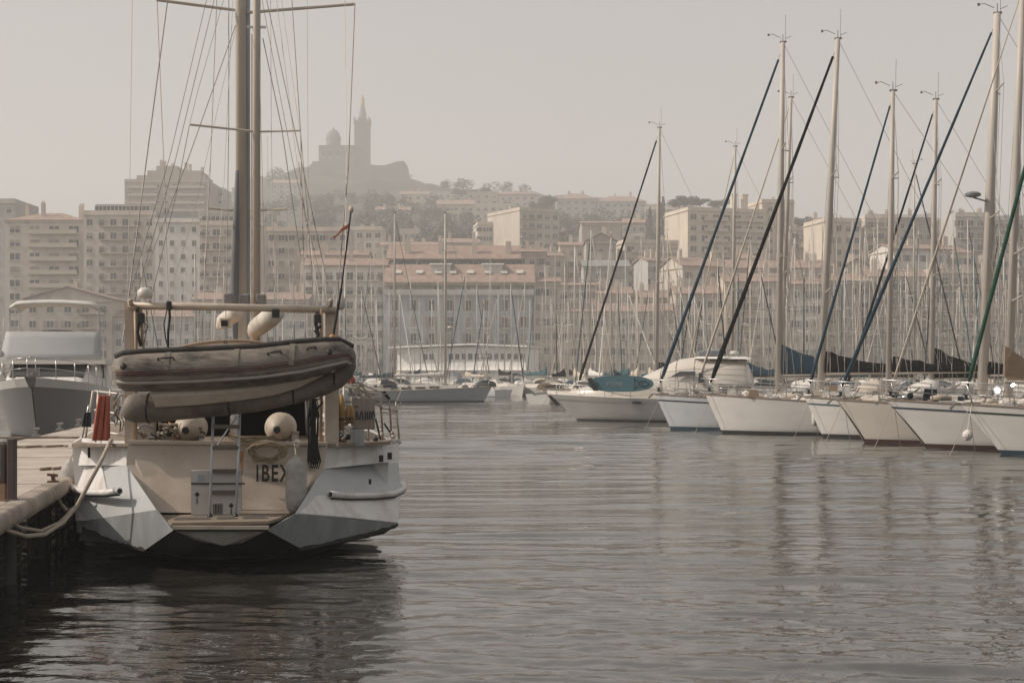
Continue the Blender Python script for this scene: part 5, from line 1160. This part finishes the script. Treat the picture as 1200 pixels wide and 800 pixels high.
    if near:
        for s_ in (-1, 1):
            for f, xo in ((1.0,.25),(.72,.1),(.42,-.5),(.42,.7)):
                m = MB(); pts = [mp(z0+(mh-z0)*f)]
                if f > .5:
                    for g in sorted([q for q in spr if q < f], reverse=True):
                        z = z0+(mh-z0)*g; pts.append((mp(z)[0]+.25, s_*mh*sprl*(1.1-g*.4), z+.12))
                pts.append((J+xo+.2, s_*hb(J)*.95, z0+.02)); m.tube(pts, wr, 4); m.build('shroud', WIREL, t)
        # halyards along the mast, flag line
        m = MB(); m.tube([mp(mh-.3), (J-.35,.1,z0+.1)], wr*.9, 4); m.tube([mp(mh-.2), (J+.3,-.14,z0+.3)], wr*.9, 4); m.build('halyard', WIREL, t)
        # pulpit, stanchions, lifelines
        h = .62; m = MB(); zf = fb+h; w8 = hb(1.5)
        m.tube([(1.5,-w8,zd(1.5)),(1.45,-w8,zd(1.5)+h),(.7,-hb(.7)*1.2,zf+.02),(-.12,-.16,zf+.06),(-.2,0,zf+.06),(-.12,.16,zf+.06),(.7,hb(.7)*1.2,zf+.02),(1.45,w8,zd(1.5)+h),(1.5,w8,zd(1.5))], .017, 6)
        for s_ in (-1, 1): m.tube([(.35,s_*hb(.4)*.9,zd(.4)),(.15,s_*.2,zf+.04)], .015, 5); m.tube([(1.48,s_*w8,zd(1.5)+h*.5),(.1,s_*.2,fb+h*.5)], .012, 5)
        m.build('pulpit', STEEL, t, smooth=True)
        xs = [1.5+(L-2.4)*k/6 for k in range(7)]
        for s_ in (-1, 1):
            for x in xs[1:]: m = MB(); m.tube([(x,s_*hb(x)*.96,zd(x)),(x,s_*hb(x)*.97,zd(x)+h)], .014, 5); m.build('stanchion', STEEL, t)
            for hh in (.5, 1.0): m = MB(); m.tube([(x,s_*hb(x)*.965,zd(x)+h*hh) for x in xs], .009, 4); m.build('lifeline', STEEL, t)
        if anchor:
            m = MB(); m.tube([(.6,.06,fb+.05),(-.18,.06,fb+.03)], .03, 5); m.slab([(-.18,.06-.12,fb+.05),(-.34,.06,fb-.12),(-.18,.06+.12,fb+.05)], (.05,0,-.06)); m.build('anchor', M('galvanised', (.3,.3,.3)), t)
        if lines:
            for s_, dx in ((-1,-.45),(1,.5)):
                m = MB(); m.tube(catenary((.25,s_*.15,fb), (dx,s_*.9,-.15), .10, 8), .010, 5); m.build('mooring_line', ROPEC, t, smooth=True)
        # clutter: bags, rolled sails, coils, fenders
        for k in range(16):
            x = frng.uniform(.6, L*.75); y = frng.uniform(-.7,.7)*hb(x); z = zd(x)+.03; r = frng.uniform(.03,.12); l = frng.uniform(.15,.8)
            mt = frng.choice([CANV['white'],CANV['cream'],GRP,CANV['navy'],CANV['tan'],ROPEC,CANV['white'],STEEL]); a = frng.uniform(0,3.1)
            m = MB(); m.tube([(x,y,z+r),(x+cos(a)*l*.5,y+sin(a)*.15,z+r*1.4),(x+cos(a)*l,y+sin(a)*.25,z+r)], [r*.6,r,r*.6], 7); m.build(frng.choice(('deck_bag','rolled_line')), mt, t, smooth=True)
        for k in range(12):
            x = frng.uniform(.4, L*.7); y = frng.choice((-1,1))*hb(x)*frng.uniform(.5,.97); z = zd(x)
            m = MB(); m.tube([(x,y,z+frng.uniform(0,.3)),(x+frng.uniform(-.7,.7),y*.9,z+frng.uniform(.1,.7)),(x+frng.uniform(-1.2,1.4),y*.7,z+frng.uniform(.0,.5))], frng.uniform(.008,.018), 4); m.build('sheet_line', frng.choice((ROPEC,WIREL,ROPEB,CANV['white'],STEEL)), t, smooth=True)
        for k in range(5):
            x = frng.uniform(.9, L*.8); s_ = frng.choice((-1,-1,1)); z = zd(x)+frng.uniform(.2,.5); y = s_*hb(x)*.97; q = frng.uniform(.10,.26)
            m = MB(); m.slab([(x-q,y,z-q*.8),(x+q,y,z-q),(x+q*.9,y,z+q*.5),(x-q*.8,y,z+q*.6)], (0,.07*s_,0)); m.build('rail_pouch', CANV[frng.choice(('white','cream','navy','tan','blue','white'))], t)
        for k in range(3):
            x = L*(.35+.2*k)+frng.uniform(-.3,.3); s_ = -1; m = MB(); r = .11; zc = zd(x)*.55
            m.lathe([(.02,-.33),(.07,-.31),(r,-.22),(r,.2),(.06,.27),(.02,.31)], (x, s_*(hb(x)+.13), zc), n=10); m.tube([(x,s_*(hb(x)+.12),zc+.3),(x,s_*hb(x)*.97,zd(x)+.3)], .008, 4); m.build('fender', CANV[frng.choice(('white','navy','white'))], t, smooth=True)
    return t
def fit_sail(bpx, d, head_deg, foot_px, top_px, top_py, **kw):
    """bow pixel + distance and mast foot / top pixels -> real boat dimensions"""
    Xb = PX(bpx, d); a = R(head_deg); c, s_ = cos(a), sin(a)
    u = (foot_px-600)/F; J = (u*d-Xb)/(c+u*s_) if True else 0
    dm = d-J*s_; mh = PZ(top_py, dm); xt = PX(top_px, dm); xf = PX(foot_px, dm); rake = (xt-xf)*c
    return (Xb, d, 0), -a, J, mh, rake
G1 = 'sailing boats moored bow out on the right'
def near_boat(bpx, d, head, fpx, tpx, tpy, L, label, **kw):
    loc, rz, J, mh, rake = fit_sail(bpx, d, head, fpx, tpx, tpy)
    return sailboat(loc, rz, L, kw.pop('bm', 3.5), kw.pop('fb', 1.5), J, mh, rake, label, G1, **kw)
near_boat(674, 90, 12, 769, 773, 150, 13, 'sailboat behind the white motor yacht, black furled jib, its mast rising alone', hull='white', stay='black', stayr=.12, cover='navy', mr=.14, boot=BLACK, fb=1.4)
near_boat(798, 96, 12, 857, 862, 172, 11.5, 'distant sailboat with cream furled jib and blue sail cover, behind the motor yacht stern', hull='white', stay='cream', stayr=.07, cover='blue', mr=.12, boot=ANTB, fb=1.3, covh=1.3)
near_boat(812, 74.5, 12, 914, 928, 115, 13, 'sailboat with slim grey mast and cream jib, just behind the tallest left mast', hull='cool', stay='cream', stayr=.08, cover='teal', mr=.13, boot=ANTB, fb=1.35, lines=False)
near_boat(768, 64.5, 14, 912, 918, 50, 13.5, 'pale sailboat with dark blue bow stripe, next to the white motor yacht', hull='cool', stripe=M('stripe_navy', (.02,.03,.05), .4), stay='blue', stayr=.12, cover='blue', mr=.15, boot=ANTB, fb=1.55, covh=1.15, spr=(.40,.7), hood='cream')
near_boat(827, 60, 15, 961, 984, 47, 12.5, 'white sailboat with thick black furled jib and long hull with black waterline', hull='white', stay='black', stayr=.14, cover='black', mr=.16, boot=BLACK, fb=1.6, bm=3.4, spr=(.30,.62), covh=.75, hood='white')
near_boat(986, 66, 14, 1091, 1097, 117, 12, 'sailboat with black furled jib, hull hidden behind the two blue jib boats', hull='white', stay='black', stayr=.10, cover='black', mr=.14, boot=BLACK, fb=1.3, bm=3.2, covh=1.25, lines=False)
near_boat(943, 56.3, 15, 1041, 1047, 107, 11, 'white sailboat with short teal bow stripe and thin blue furled jib', hull='white', stay='blue', stayr=.09, cover='black', mr=.125, boot=BLACK, fb=1.55, bm=3.1, covh=.5, stripe=M('stripe_teal', (.06,.12,.15), .4))
near_boat(980, 52.0, 15, 1151, 1170, 17, 13, 'cream sailboat with the longest blue furled jib and the thickest mast', hull='cream', stay='blue', stayr=.10, cover='black', mr=.19, boot=ANTR, fb=1.52, bm=3.3, radar=False, spr=(.48,.8), covh=.35, oh=1.0)
near_boat(1038, 48.3, 15, 1181, 1200, -18, 13, 'white sailboat with thin blue side stripe, red waterline and slim cream jib', hull='white', stay='cream', stayr=.045, cover='navy', covh=.3, mr=.15, boot=ANTR, fb=1.58, bm=3.4, stripe=M('stripe_blue', (.03,.05,.08), .4), spr=(.25,.36), oh=1.3)
near_boat(1126, 44.3, 14, 1262, 1275, -90, 12, 'sailboat with green furled jib and dark green side band, at the right edge', hull='white', stay='green', stayr=.10, cover='tan', mr=.15, boot=ANTB, fb=1.52, bm=3.6, stripe=M('stripe_green', (.02,.045,.03), .4), hood='cream', oh=1.2)
loc, rz, J, mh, rake = fit_sail(1133, 118, 0, 1070, 1072, 192)
sailboat((PX(1134,118),118,0), pi, 12, 3.5, 1.3, 4.35, PZ(192,118), .0, 'sailboat facing right, its black furled jib sloping down beside the thickest mast', G1, stay='black', stayr=.10, cover='navy', mr=.11, boot=BLACK)
# grey sailing yacht facing right in the middle distance
sailboat((PX(576,132),132,0), pi, 13.6, 3.9, 1.35, 4.2, PZ(250,132), .0, 'grey hulled sailing yacht facing right, in open water before the pavilion', None, hull='grey', boot=BLACK, stay='cream', stayr=.05, cover='white', mr=.14, hood='navy', spr=(.3,.55,.78), radar=True, name='sailing_yacht', lines=False, covh=.35, wire=.012)
sailboat((PX(505,150),150,0), pi, 11, 3.5, 1.2, 3.75, PZ(250,150), .0, 'white sailboat just behind the grey yacht, its dark stay slanting right', None, hull='white', boot=ANTB, stay='navy', stayr=.05, cover='blue', mr=.11, hood='navy', lines=False, covh=.5, wire=.012)

# extra: added mirrors tilted to flash the sun like a windscreen, tan steadying sail
c = P(1169, 457, 46.5); hv = ((Vector((0,0,HC))-c).normalized()+_d).normalized(); a = hv.orthogonal().normalized(); b = hv.cross(a)
t = thing('glint_mirror', c-Vector((0,0,.35)), 'small added mirror dome tilted to flash the sun at the right edge', 'hatch')
MIR = M('mirror_metal', (.75,.75,.75), .2, 1.0, var=.0)
e = MB(); rr = [[c+(a*cos(2*pi*k/20)*r*1.3+b*sin(2*pi*k/20)*r)+hv*h for k in range(20)] for r, h in ((.15,0),(.12,.010),(.08,.018),(.03,.023))]; e.loft(rr, True, True); e.build('glass', MIR, t, world=True, smooth=True)  # metal mirror dome, added and turned to throw the sun at the camera
e = MB(); e.tube([c-hv*.03, c-Vector((0,0,.5))], .03, 6); e.build('support', STEEL, t, world=True)
c2 = P(1187, 451, 47); hv2 = ((Vector((0,0,HC))-c2).normalized()+_d).normalized(); a2 = hv2.orthogonal().normalized(); b2 = hv2.cross(a2)
e = MB(); e.slab([c2+a2*.05+b2*.05, c2-a2*.05+b2*.05, c2-a2*.05-b2*.05, c2+a2*.05-b2*.05], -hv2*.01); e.build('glint_plate', MIR, t, world=True)  # second added mirror, a flat plate aimed for its own sun flash
t = thing('stowed_sail', P(1186,452,45.4), 'brown triangular stowed sail at the right edge, above the flashing mirror dome', 'sail')
e = MB(); e.slab([P(1178,405,45.4),P(1186,410,45.4),P(1206,424,45.5),P(1214,444,45.5),P(1186,446,45.4),P(1177,441,45.4)], (0,.07,0)); e.build('cloth', CANV['tan'], t, world=True)
e = MB(); e.tube([P(1177.5,452,45.4),P(1179,330,45.6)], .018, 5); e.tube([P(1177,447,45.4),P(1216,449,45.4)], .05, 6); e.build('spar', ALUM, t, world=True)

# ------------------------------------------------------------------ white motor yacht with the blue board
t = thing('motor_yacht', (PX(641,78),78,0), 'white motor yacht with a raked bow and sweeping rounded superstructure', 'motor yacht', None, R(-13))
HBM = [(0,.012),(.05,.26),(.12,.5),(.22,.76),(.35,.94),(.55,1),(1,.95)]
L, bm, fb, oh = 14.5, 4.3, 1.42, 1.7
hull_mesh(L, bm, fb, oh, prof=HBM).build('hull', HM['white'], t, auto=40)
hull_mesh(L, bm, fb, oh, -.05, .07, .012, False, prof=HBM).build('boot_stripe', BLACK, t)
hull_mesh(L, bm, fb, oh, .80, .84, .02, False, prof=HBM).build('rubbing_strake', HM['cream'], t)
zd = lambda x: hull_pt(x/L, 1, L, bm, fb, oh, HBM)[2]
hb = lambda x: hull_pt(x/L, 1, L, bm, fb, oh, HBM)[1]
m = MB(); rr = []
for tt in TS: x, h, z = hull_pt(tt, 1, L, bm, fb, oh, HBM); rr.append([(x,-h,z),(x,-h*.8,z+.12),(x,0,z+.2),(x,h*.8,z+.12),(x,h,z)])
m.loft(rr, closed=False); m.build('deck', DECKM, t, auto=40)
def arch(x, w_, h, z0, n=10, p=.55): return [(x, -w_*cos(pi*k/n), z0+h*max(0,sin(pi*k/n))**p) for k in range(n+1)]
m = MB(); m.loft([arch(x, w_, h, zd(min(x,L*.99))+.02, p=.38) for x, w_, h in ((1.0,.3,.1),(2.0,1.0,.42),(3.2,1.4,.66),(4.4,1.6,.80),(5.2,1.65,1.12),(6.3,1.72,1.68),(7.1,1.78,2.1),(8.0,1.82,2.26),(9.5,1.82,2.24),(10.6,1.8,2.16),(10.9,1.75,1.3))], True, True, closed=False)
sup = m.build('superstructure', HM['cream'], t, smooth=True)
m = MB(); m.loft([arch(x, w_, h, zd(8)+z0, p=.4) for x, w_, h, z0 in ((8.0,1.0,.05,2.2),(8.3,1.45,.16,2.18),(10.6,1.5,.16,2.15),(10.9,1.5,.08,2.12))], True, True, closed=False); fly = m.build('flybridge', HM['white'], t, auto=50)
m = MB(); m.loft([arch(x, w_, h, zd(8)+z0, p=.4) for x, w_, h, z0 in ((8.25,1.30,.30,2.28),(8.6,1.28,.36,2.34),(9.3,1.3,.36,2.32))], False, False, closed=False); m.build('windscreen', M('tint_grey', (.12,.13,.14), .15), fly, smooth=True)
for s_ in (-1, 1):
    m = MB(); m.slab([(8.3,s_*1.86,2.0),(8.62,s_*1.86,1.95),(8.5,s_*1.83,2.5),(8.32,s_*1.82,2.55)], (0,s_*.04,0)); m.build('side_window', WIN_D, sup)
    for k in range(4): m = MB(); m.box(9.3,s_*1.87-.01,1.55+k*.12,11.0,s_*1.87+.01,1.60+k*.12); m.build('grille_slat', WIN_D, sup)
    for xx in (5.1, 9.2): m = MB(); y = hb(xx)*.985; m.slab([(xx-.18,s_*y,.95),(xx+.28,s_*(y+.004),.95),(xx+.28,s_*(y+.008),1.06),(xx-.18,s_*(y+.004),1.06)], (0,s_*.03,0)); m.build('porthole', WIN_D, t)
m = MB(); zf = fb+.55; m.tube([(11,-hb(11),zd(11)+.5),(7,-hb(7),zd(7)+.5),(4,-hb(4)*.98,zd(4)+.52),(2,-hb(2)*.95,zd(2)+.55),(.3,-.3,zf),(-.3,0,zf),(.3,.3,zf),(2,hb(2)*.95,zd(2)+.55),(4,hb(4)*.98,zd(4)+.52),(7,hb(7),zd(7)+.5),(11,hb(11),zd(11)+.5)], .018, 5)
for x in (.6,2,3.4,4.8,6.2,7.6,9): 
    for s_ in (-1, 1): m.tube([(x,s_*hb(x)*.96,zd(x)),(x,s_*hb(x)*.96,zd(x)+.54)], .015, 5)
m.build('bow_rail', STEEL, t, smooth=True)
m = MB(); m.tube([(1.2,0,fb+.1),(-.5,0,fb+.02)], .05, 6); m.slab([(-.35,-.25,fb+.08),(-.8,0,fb-.02),(-.35,.25,fb+.08)], (.1,0,-.08)); m.build('anchor', M('galvanised', (.3,.3,.3)), t)
m = MB(); m.slab([(.0,-.03,fb-.05),(.35,-.1,fb-.1),(.75,-.1,fb-.62),(.5,-.02,fb-.62)], (0,-.05,0)); m.build('chafe_plate', BLACK, t)
for dx, s_ in ((-.8,-1),(-.3,1)): m = MB(); m.tube(catenary((.2,s_*.2,fb), (dx,s_*.9,-.15), .08, 6), .015, 4); m.build('mooring_line', ROPEC, t)
m = MB(); m.tube([(9.9,0,3.2),(10.0,0,3.5)], .05); m.lathe([(.05,0),(.25,.05),(.25,.2),(.05,.26)], (10.0,0,3.45), n=12); m.build('radar_dome', GRP, t, smooth=True)
for xx in (6.3, 7.1, 8.05):
    w_ = 1.72 if xx < 7 else 1.8; h_ = {6.3:1.68,7.1:2.1,8.05:2.26}[xx]
    m = MB(); m.tube([(x,y*1.003,z+.004) for x,y,z in arch(xx, w_, h_, zd(xx)+.02, 24, .38)], .012, 4); m.build('seam', M('seam_grey', (.2,.19,.18), .7), sup)
for s_ in (-1, 1):
    m = MB(); m.tube([(6.4,s_*1.79,2.55),(8.0,s_*1.86,2.75),(10.8,s_*1.84,2.7)], .014, 4); m.build('hand_rail', STEEL, sup)
    m = MB(); m.slab([(6.9,s_*1.83,2.35),(8.15,s_*1.885,2.40),(8.15,s_*1.87,2.62),(7.35,s_*1.83,2.62)], (0,s_*.02,0)); m.build('side_window', M('tint_side', (.07,.07,.07), .12), sup)
m = MB(); m.tube([(9.4,-1.2,3.2),(9.9,-1.2,5.4)], .014, 4); m.build('aerial', WIREL, t)
m = MB()
for k in range(6): m.tube([(8.3+k*.5,-1.35,3.1),(8.3+k*.5,-1.35,3.45)], .013, 4)
m.tube([(8.3,-1.35,3.45),(10.8,-1.35,3.45)], .016, 5); m.build('flybridge_rail', STEEL, t)
# board standing on edge along the fore rail
yw = Vector((cos(R(13)), -sin(R(13)), 0)); c = P(727, 449.5, 74.6)
t = thing('paddle_board', c-Vector((0,0,.42)), 'teal paddle board with pale lettering, on edge on the motor yacht foredeck', 'paddle board')
m = MB(); pts = []
for k in range(40):
    a = 2*pi*k/40; ca, sa = cos(a), sin(a); pts.append(c+yw*(1.72*math.copysign(abs(ca)**.8, ca))+Vector((0,0,.42*math.copysign(abs(sa)**.9, sa))))
m.slab(pts, (0,.12,0)); bd = m.build('board', M('board_teal', (.065,.155,.185), .4, var=.12, scale=3), t, world=True)
text('FITIME', c+yw*-.72+Vector((0,-.012,-.12)), .30, (R(90),0,R(-13)), M('letters_pale', (.30,.36,.36), .5), bd, depth=.003)
m = MB(); q = c+yw*1.18+Vector((0,-.02,0)); m.tube([q+yw*.28*cos(a)+Vector((0,0,.14*sin(a))) for a in [2*pi*k/14 for k in range(15)]], .018, 5); m.box(q.x-.45,q.y-.03,q.z-.22,q.x-.25,q.y+.0,q.z-.16); m.box(q.x-.45,q.y-.03,q.z+.14,q.x-.25,q.y+.0,q.z+.2); m.build('leash_loop', BLACK, bd, world=True)
m = MB(); q = c+yw*.72+Vector((0,-.008,0)); m.slab([q+Vector((0,0,-.36)),q+yw*.02+Vector((0,0,-.36)),q+yw*.02+Vector((0,0,.36)),q+Vector((0,0,.36))], (0,-.004,0)); m.build('seam', BLACK, bd, world=True)
m = MB(); q = c-yw*1.62; m.slab([q+yw*-.12+Vector((0,-.1,.25)),q+yw*.1+Vector((0,-.1,.32)),q+yw*.45+Vector((0,-.1,-.38)),q+yw*.2+Vector((0,-.1,-.36))], (0,-.04,0)); m.build('strap', BLACK, bd, world=True)

# ------------------------------------------------------------------ flybridge yacht behind the pontoon at left, bow towards us
d0 = 52.5; t = thing('flybridge_yacht', (PX(36,d0),d0,0), 'white flybridge motor yacht seen from its bow behind the pontoon at the left edge', 'motor yacht', None, R(90+11))
L, bm, fb, oh = 15, 4.5, 2.32, 1.9
HBF = [(0,.012),(.05,.30),(.12,.56),(.22,.80),(.35,.95),(.55,1),(1,.96)]
hull_mesh(L, bm, fb, oh, prof=HBF).build('hull', M('yacht_hull', (.20,.195,.19), .3, var=.05), t, auto=40)
hull_mesh(L, bm, fb, oh, .86, 1.0, .015, False, prof=HBF).build('gunwale_band', HM['white'], t)
hull_mesh(L, bm, fb, oh, -.05, .06, .015, False, prof=HBF).build('boot_stripe', BLACK, t)
zd = lambda x: hull_pt(x/L, 1, L, bm, fb, oh, HBF)[2]
hb = lambda x: hull_pt(x/L, 1, L, bm, fb, oh, HBF)[1]
m = MB(); rr = []
for tt in TS: x, h, z = hull_pt(tt, 1, L, bm, fb, oh, HBF); rr.append([(x,-h,z),(x,0,z+.12),(x,h,z)])
m.loft(rr, closed=False); m.build('deck', DECKM, t)
m = MB(); m.loft([[(x,-w_,z0),(x+dx,-w_*.9,z1),(x+dx,w_*.9,z1),(x,w_,z0)] for x, dx, w_, z0, z1 in ((3.6,.8,1.2,1.9,2.25),(5.4,.9,1.75,1.9,2.85),(12,0,1.9,1.8,2.85))], True, True, closed=False); hs_ = m.build('deckhouse', HM['white'], t)
m = MB(); m.slab([(4.75,-1.4,2.32),(4.75,1.4,2.32),(6.05,1.42,2.83),(6.05,-1.42,2.83)], (-.05,0,.06)); m.build('windscreen', WIN_D, hs_)
m = MB(); m.loft([[(5.5,-2.15,2.86),(5.5,2.15,2.86),(5.55,2.15,3.02),(5.55,-2.15,3.02)],[(13.5,-2.2,2.86),(13.5,2.2,2.86),(13.5,2.2,3.0),(13.5,-2.2,3.0)]], True, True); m.build('flybridge_deck', HM['cream'], t)
m = MB(); m.loft([[(6.0+.9*f,-(1.95-.12*f),3.0+1.15*f),(5.85+.9*f,-1.6,3.0+1.16*f),(5.8+.9*f,0,3.0+1.17*f),(5.85+.9*f,1.6,3.0+1.16*f),(6.0+.9*f,1.95-.12*f,3.0+1.15*f)] for f in (0,.25,.5,.75,1)], closed=False); o = m.build('flybridge_screen', M('screen_white', (.38,.385,.385), .85, var=.04), t, smooth=True); md = o.modifiers.new('t','SOLIDIFY'); md.thickness = .05
m = MB(); rows = []
for x, dz in ((6.9,-.08),(7.3,.06),(8.6,.10),(9.9,.04),(10.2,-.06)): rows.append([(x,-1.78+3.56*k/12,5.32+dz+.14*sin(pi*k/12)**.6-(.14 if k in (0,12) else 0)) for k in range(13)])
m.loft(rows, closed=False); o = m.build('bimini', CANV['white'], t, smooth=True); md = o.modifiers.new('t','SOLIDIFY'); md.thickness = .05
for s_ in (-1, 1):
    for xa, xb in ((7.0,6.9),(10.1,9.6),(7.0,8.4)): m = MB(); m.tube([(xb,s_*1.74,3.05),(xa,s_*1.76,5.25)], .022, 6); m.build('bimini_bow', STEEL, t)
m = MB(); m.loft([arch(x, 1.0, h, 4.05) for x, h in ((7.2,.05),(7.5,.22),(7.9,.25))], False, False, closed=False); m.build('dash_cover', M('cover_grey', (.14,.14,.15), .8), t, smooth=True)
m = MB(); zf = .75
for s_ in (-1, 1): 
    xs = [.15,1,2.2,3.4,4.6,5.8,7]; m.tube([(x,s_*max(.1,hb(x)*.93),zd(x)+zf) for x in xs], .02, 5); m.tube([(x,s_*max(.1,hb(x)*.93),zd(x)+zf*.5) for x in xs], .012, 4)
    for x in xs: m.tube([(x,s_*max(.1,hb(x)*.94),zd(x)),(x,s_*max(.1,hb(x)*.93),zd(x)+zf)], .017, 5)
m.tube([(.15,-.1,zd(0)+zf),(-.1,0,zd(0)+zf),(.15,.1,zd(0)+zf)], .02, 5); m.build('bow_rail', STEEL, t, smooth=True)
m = MB(); m.slab([(-.25,-.2,fb+.05),(-.25,.2,fb+.05),(.25,.1,fb-.35),(.25,-.1,fb-.35)], (.15,0,0)); m.tube([(.6,0,fb+.15),(-.3,0,fb+.08)], .06); m.box(.5,-.2,fb+.06,.9,.2,fb+.36); m.build('anchor', M('galvanised', (.3,.3,.3)), t)
m = MB(); m.tube([(6.2,2.2,3.02),(6.2,2.35,3.35)], .05); m.lathe([(.05,0),(.16,.05),(.16,.2),(.05,.26)], (6.2,2.2,3.3), n=10); m.build('searchlight', GRP, t, smooth=True)
m = MB(); m.tube([(5.9,-2.0,3.0),(5.9,-2.05,2.3)], .06); m.build('side_light', BLACK, t)

# ------------------------------------------------------------------ crowd of boats before the far quay
def where(px):
    for lim, w_ in ((140,'the low gabled house'),(240,'ketch left shrouds'),(360,'ketch right shrouds'),(450,'the white fronted block'),(540,'pavilion left half'),(624,'pavilion right half'),(700,'the narrow beige house'),(795,'the wide beige building'),(860,'the blue forestay'),(925,'the sand coloured house'),(985,'grey shuttered house'),(1060,'the black boom covers'),(1130,'stacked balcony block'),(1300,'the right edge blocks')):
        if px < lim: return w_
far = [(4,372),(-14,350),(168,300),(181,330),(205,352),(216,318),(229,290),(240,296),(252,340),(262,312),(310,330),(322,296),(331,345),(344,310),(356,290),(369,322),(380,305),(391,345),(404,330),(418,310),(424,340),(432,300),(441,352),(449,282),(470,340),(481,318),(493,350),(506,352),(514,330),(532,345),(545,318),(559,335),(566,352),(574,305),(584,345),(591,322),(600,335),(607,350),(613,333),(619,352),(626,330),(635,345),(642,312),(647,352),(651,296),(659,335),(666,350),(673,305),(680,340),(686,325),(694,350),(703,308),(709,340),(714,305),(721,350),(727,330),(733,290),(739,345),(746,330),(752,272),(760,340),(766,352),(784,310),(790,340),(796,285),(806,335),(815,350),(824,322),(835,345),(847,303),(855,340),(868,350),(877,282),(889,290),(896,330),(905,345),(922,318),(934,340),(944,325),(953,258),(966,345),(976,330),(990,318),(999,250),(1008,270),(1018,320),(1029,258),(1037,335),(1056,330),(1064,310),(1080,330),(1086,300),(1104,325),(1112,290),(1120,340),(1128,310),(1136,258),(1144,330),(1150,300),(1160,320),(1177,300),(1186,330),(1193,280),(1206,310)]
counts = {}
vr = random.Random(77)
ordn = ['first','second','third','fourth','fifth','sixth','seventh','eighth','ninth','tenth','eleventh','twelfth','thirteenth','fourteenth','fifteenth','sixteenth','seventeenth','eighteenth','nineteenth']
for tn in ('twent','thirt','fort','fift','sixt'): ordn += [tn+'ieth']+[tn+'y-'+q for q in ordn[:9]]
fx = random.Random(9)
far = [(a, b, None) for a, b in far]+[(662+k*12.6+fx.uniform(-4,4), fx.choice((270,290,305,318,330,340)), 130+19*(k % 2)) for k in range(43)]+[(166+k*9.3+fx.uniform(-3,3), fx.uniform(318,362), 283) for k in range(50) if not 455 < 166+k*9.3 < 630 and k % 2]+[(640+k*15+fx.uniform(-4,4), fx.uniform(322,355), 283) for k in range(37) if k % 2]
far.sort(key=lambda q: q[0])
ir = 0
for i, (px, tpy, dd) in enumerate(far):
    if dd is None: row = (0,3,1,4,2,5)[ir % 6]; ir += 1; d = 168+row*19+vr.uniform(-1.5,1.5)
    else: d = dd+vr.uniform(-1.5,1.5)
    w_ = where(px); k = counts.get(w_, 0); counts[w_] = k+1
    toward = vr.random() < .5; cv = vr.choice(('blue','navy','white','cream','teal','black','blue')); sy = vr.choice(('cream','cream','white','teal','navy',None))
    mh = PZ(tpy, d); L = vr.uniform(9.5,12.5); hd = R(max(-42,min(42,vr.gauss(0,24))))+(pi/2 if toward else -pi/2); J = L*.36
    lx = PX(px, d)-J*cos(hd); ly = d-J*sin(hd)
    lab = f"{ordn[k]} far mast from left before {w_}, {cv} sail cover"
    sailboat((lx, ly, 0), hd, L, vr.uniform(3.1,3.6), vr.uniform(1.1,1.35), J, mh, vr.uniform(-.1,.7), lab, 'sailing boats before the far quay', near=False, hull=vr.choice(('white','white','cream','cool','white','white')), stay=sy, stayr=.11, cover=cv, mr=vr.uniform(.045,.095), mat=vr.choice((ALUW,ALUM,ALUW)), hood=vr.choice(('white','blue',None,'cream')), spr=vr.choice(((.5,),(.35,.68))), covh=vr.uniform(.35,.9))
# a few small boats and a low workboat under the pavilion

# porthole bars, stem bands and a round mooring float on the near bows
def on_boat(root, name, mat, fn):
    m = MB(); fn(m); return m.build(name, mat, root)
nb = [o for o in COL.objects if o.parent is None and o.get('group') == G1]
for o in nb:
    lb = o['label']
    if 'long hull' in lb:
        def f(m):
            x, h, z = hull_pt(.42, .62, 12.5, 3.4, 1.6, .7); m.box(x-.28, -h-.015, z-.05, x+.28, -h+.02, z+.06)
        on_boat(o, 'porthole', WIN_D, f)
    if 'longest blue' in lb or 'thin blue side' in lb:
        L_, b_, f_, oh_ = (13,3.3,1.52,1.0) if 'longest' in lb else (13,3.4,1.58,1.3)
        def f(m):
            pts = [hull_pt(0.004, k, L_, b_, f_, oh_) for k in (1,.8,.6,.4,.2,.08)]
            m.loft([[(x-.02,-.04,z),(x-.035,0,z),(x-.02,.04,z),(x+.05,.055,z),(x+.05,-.055,z)] for x, h, z in pts], True, True)
        on_boat(o, 'stem_band', M('stem_brown', (.06,.04,.03), .6), f)
        if 'longest' in lb:
            ms_ = [c for c in o.children if c.name.startswith('mast')][0]; c_ = o.matrix_basis.inverted() @ P(1140, 228, 50.6)
            def f(m): m.lathe([(.10,-.10),(.27,-.05),(.28,.02),(.20,.08),(.05,.11)], tuple(c_), n=16); m.tube([c_-Vector((0,0,.1)), c_+Vector((.45,0,-.25))], .03, 5)
            g = on_boat(o, 'radar_dome', M('radar_grey', (.16,.17,.18), .5), f); g.parent = ms_
    if 'green side band' in lb:
        def f(m): m.lathe([(.02,-.17),(.10,-.13),(.15,-.04),(.15,.04),(.10,.12),(.03,.16)], (.15,-.75,.62), n=12); m.tube([(.15,-.74,.75),(.3,-.2,1.5)], .012, 4)
        on_boat(o, 'round_fender', CANV['white'], f)
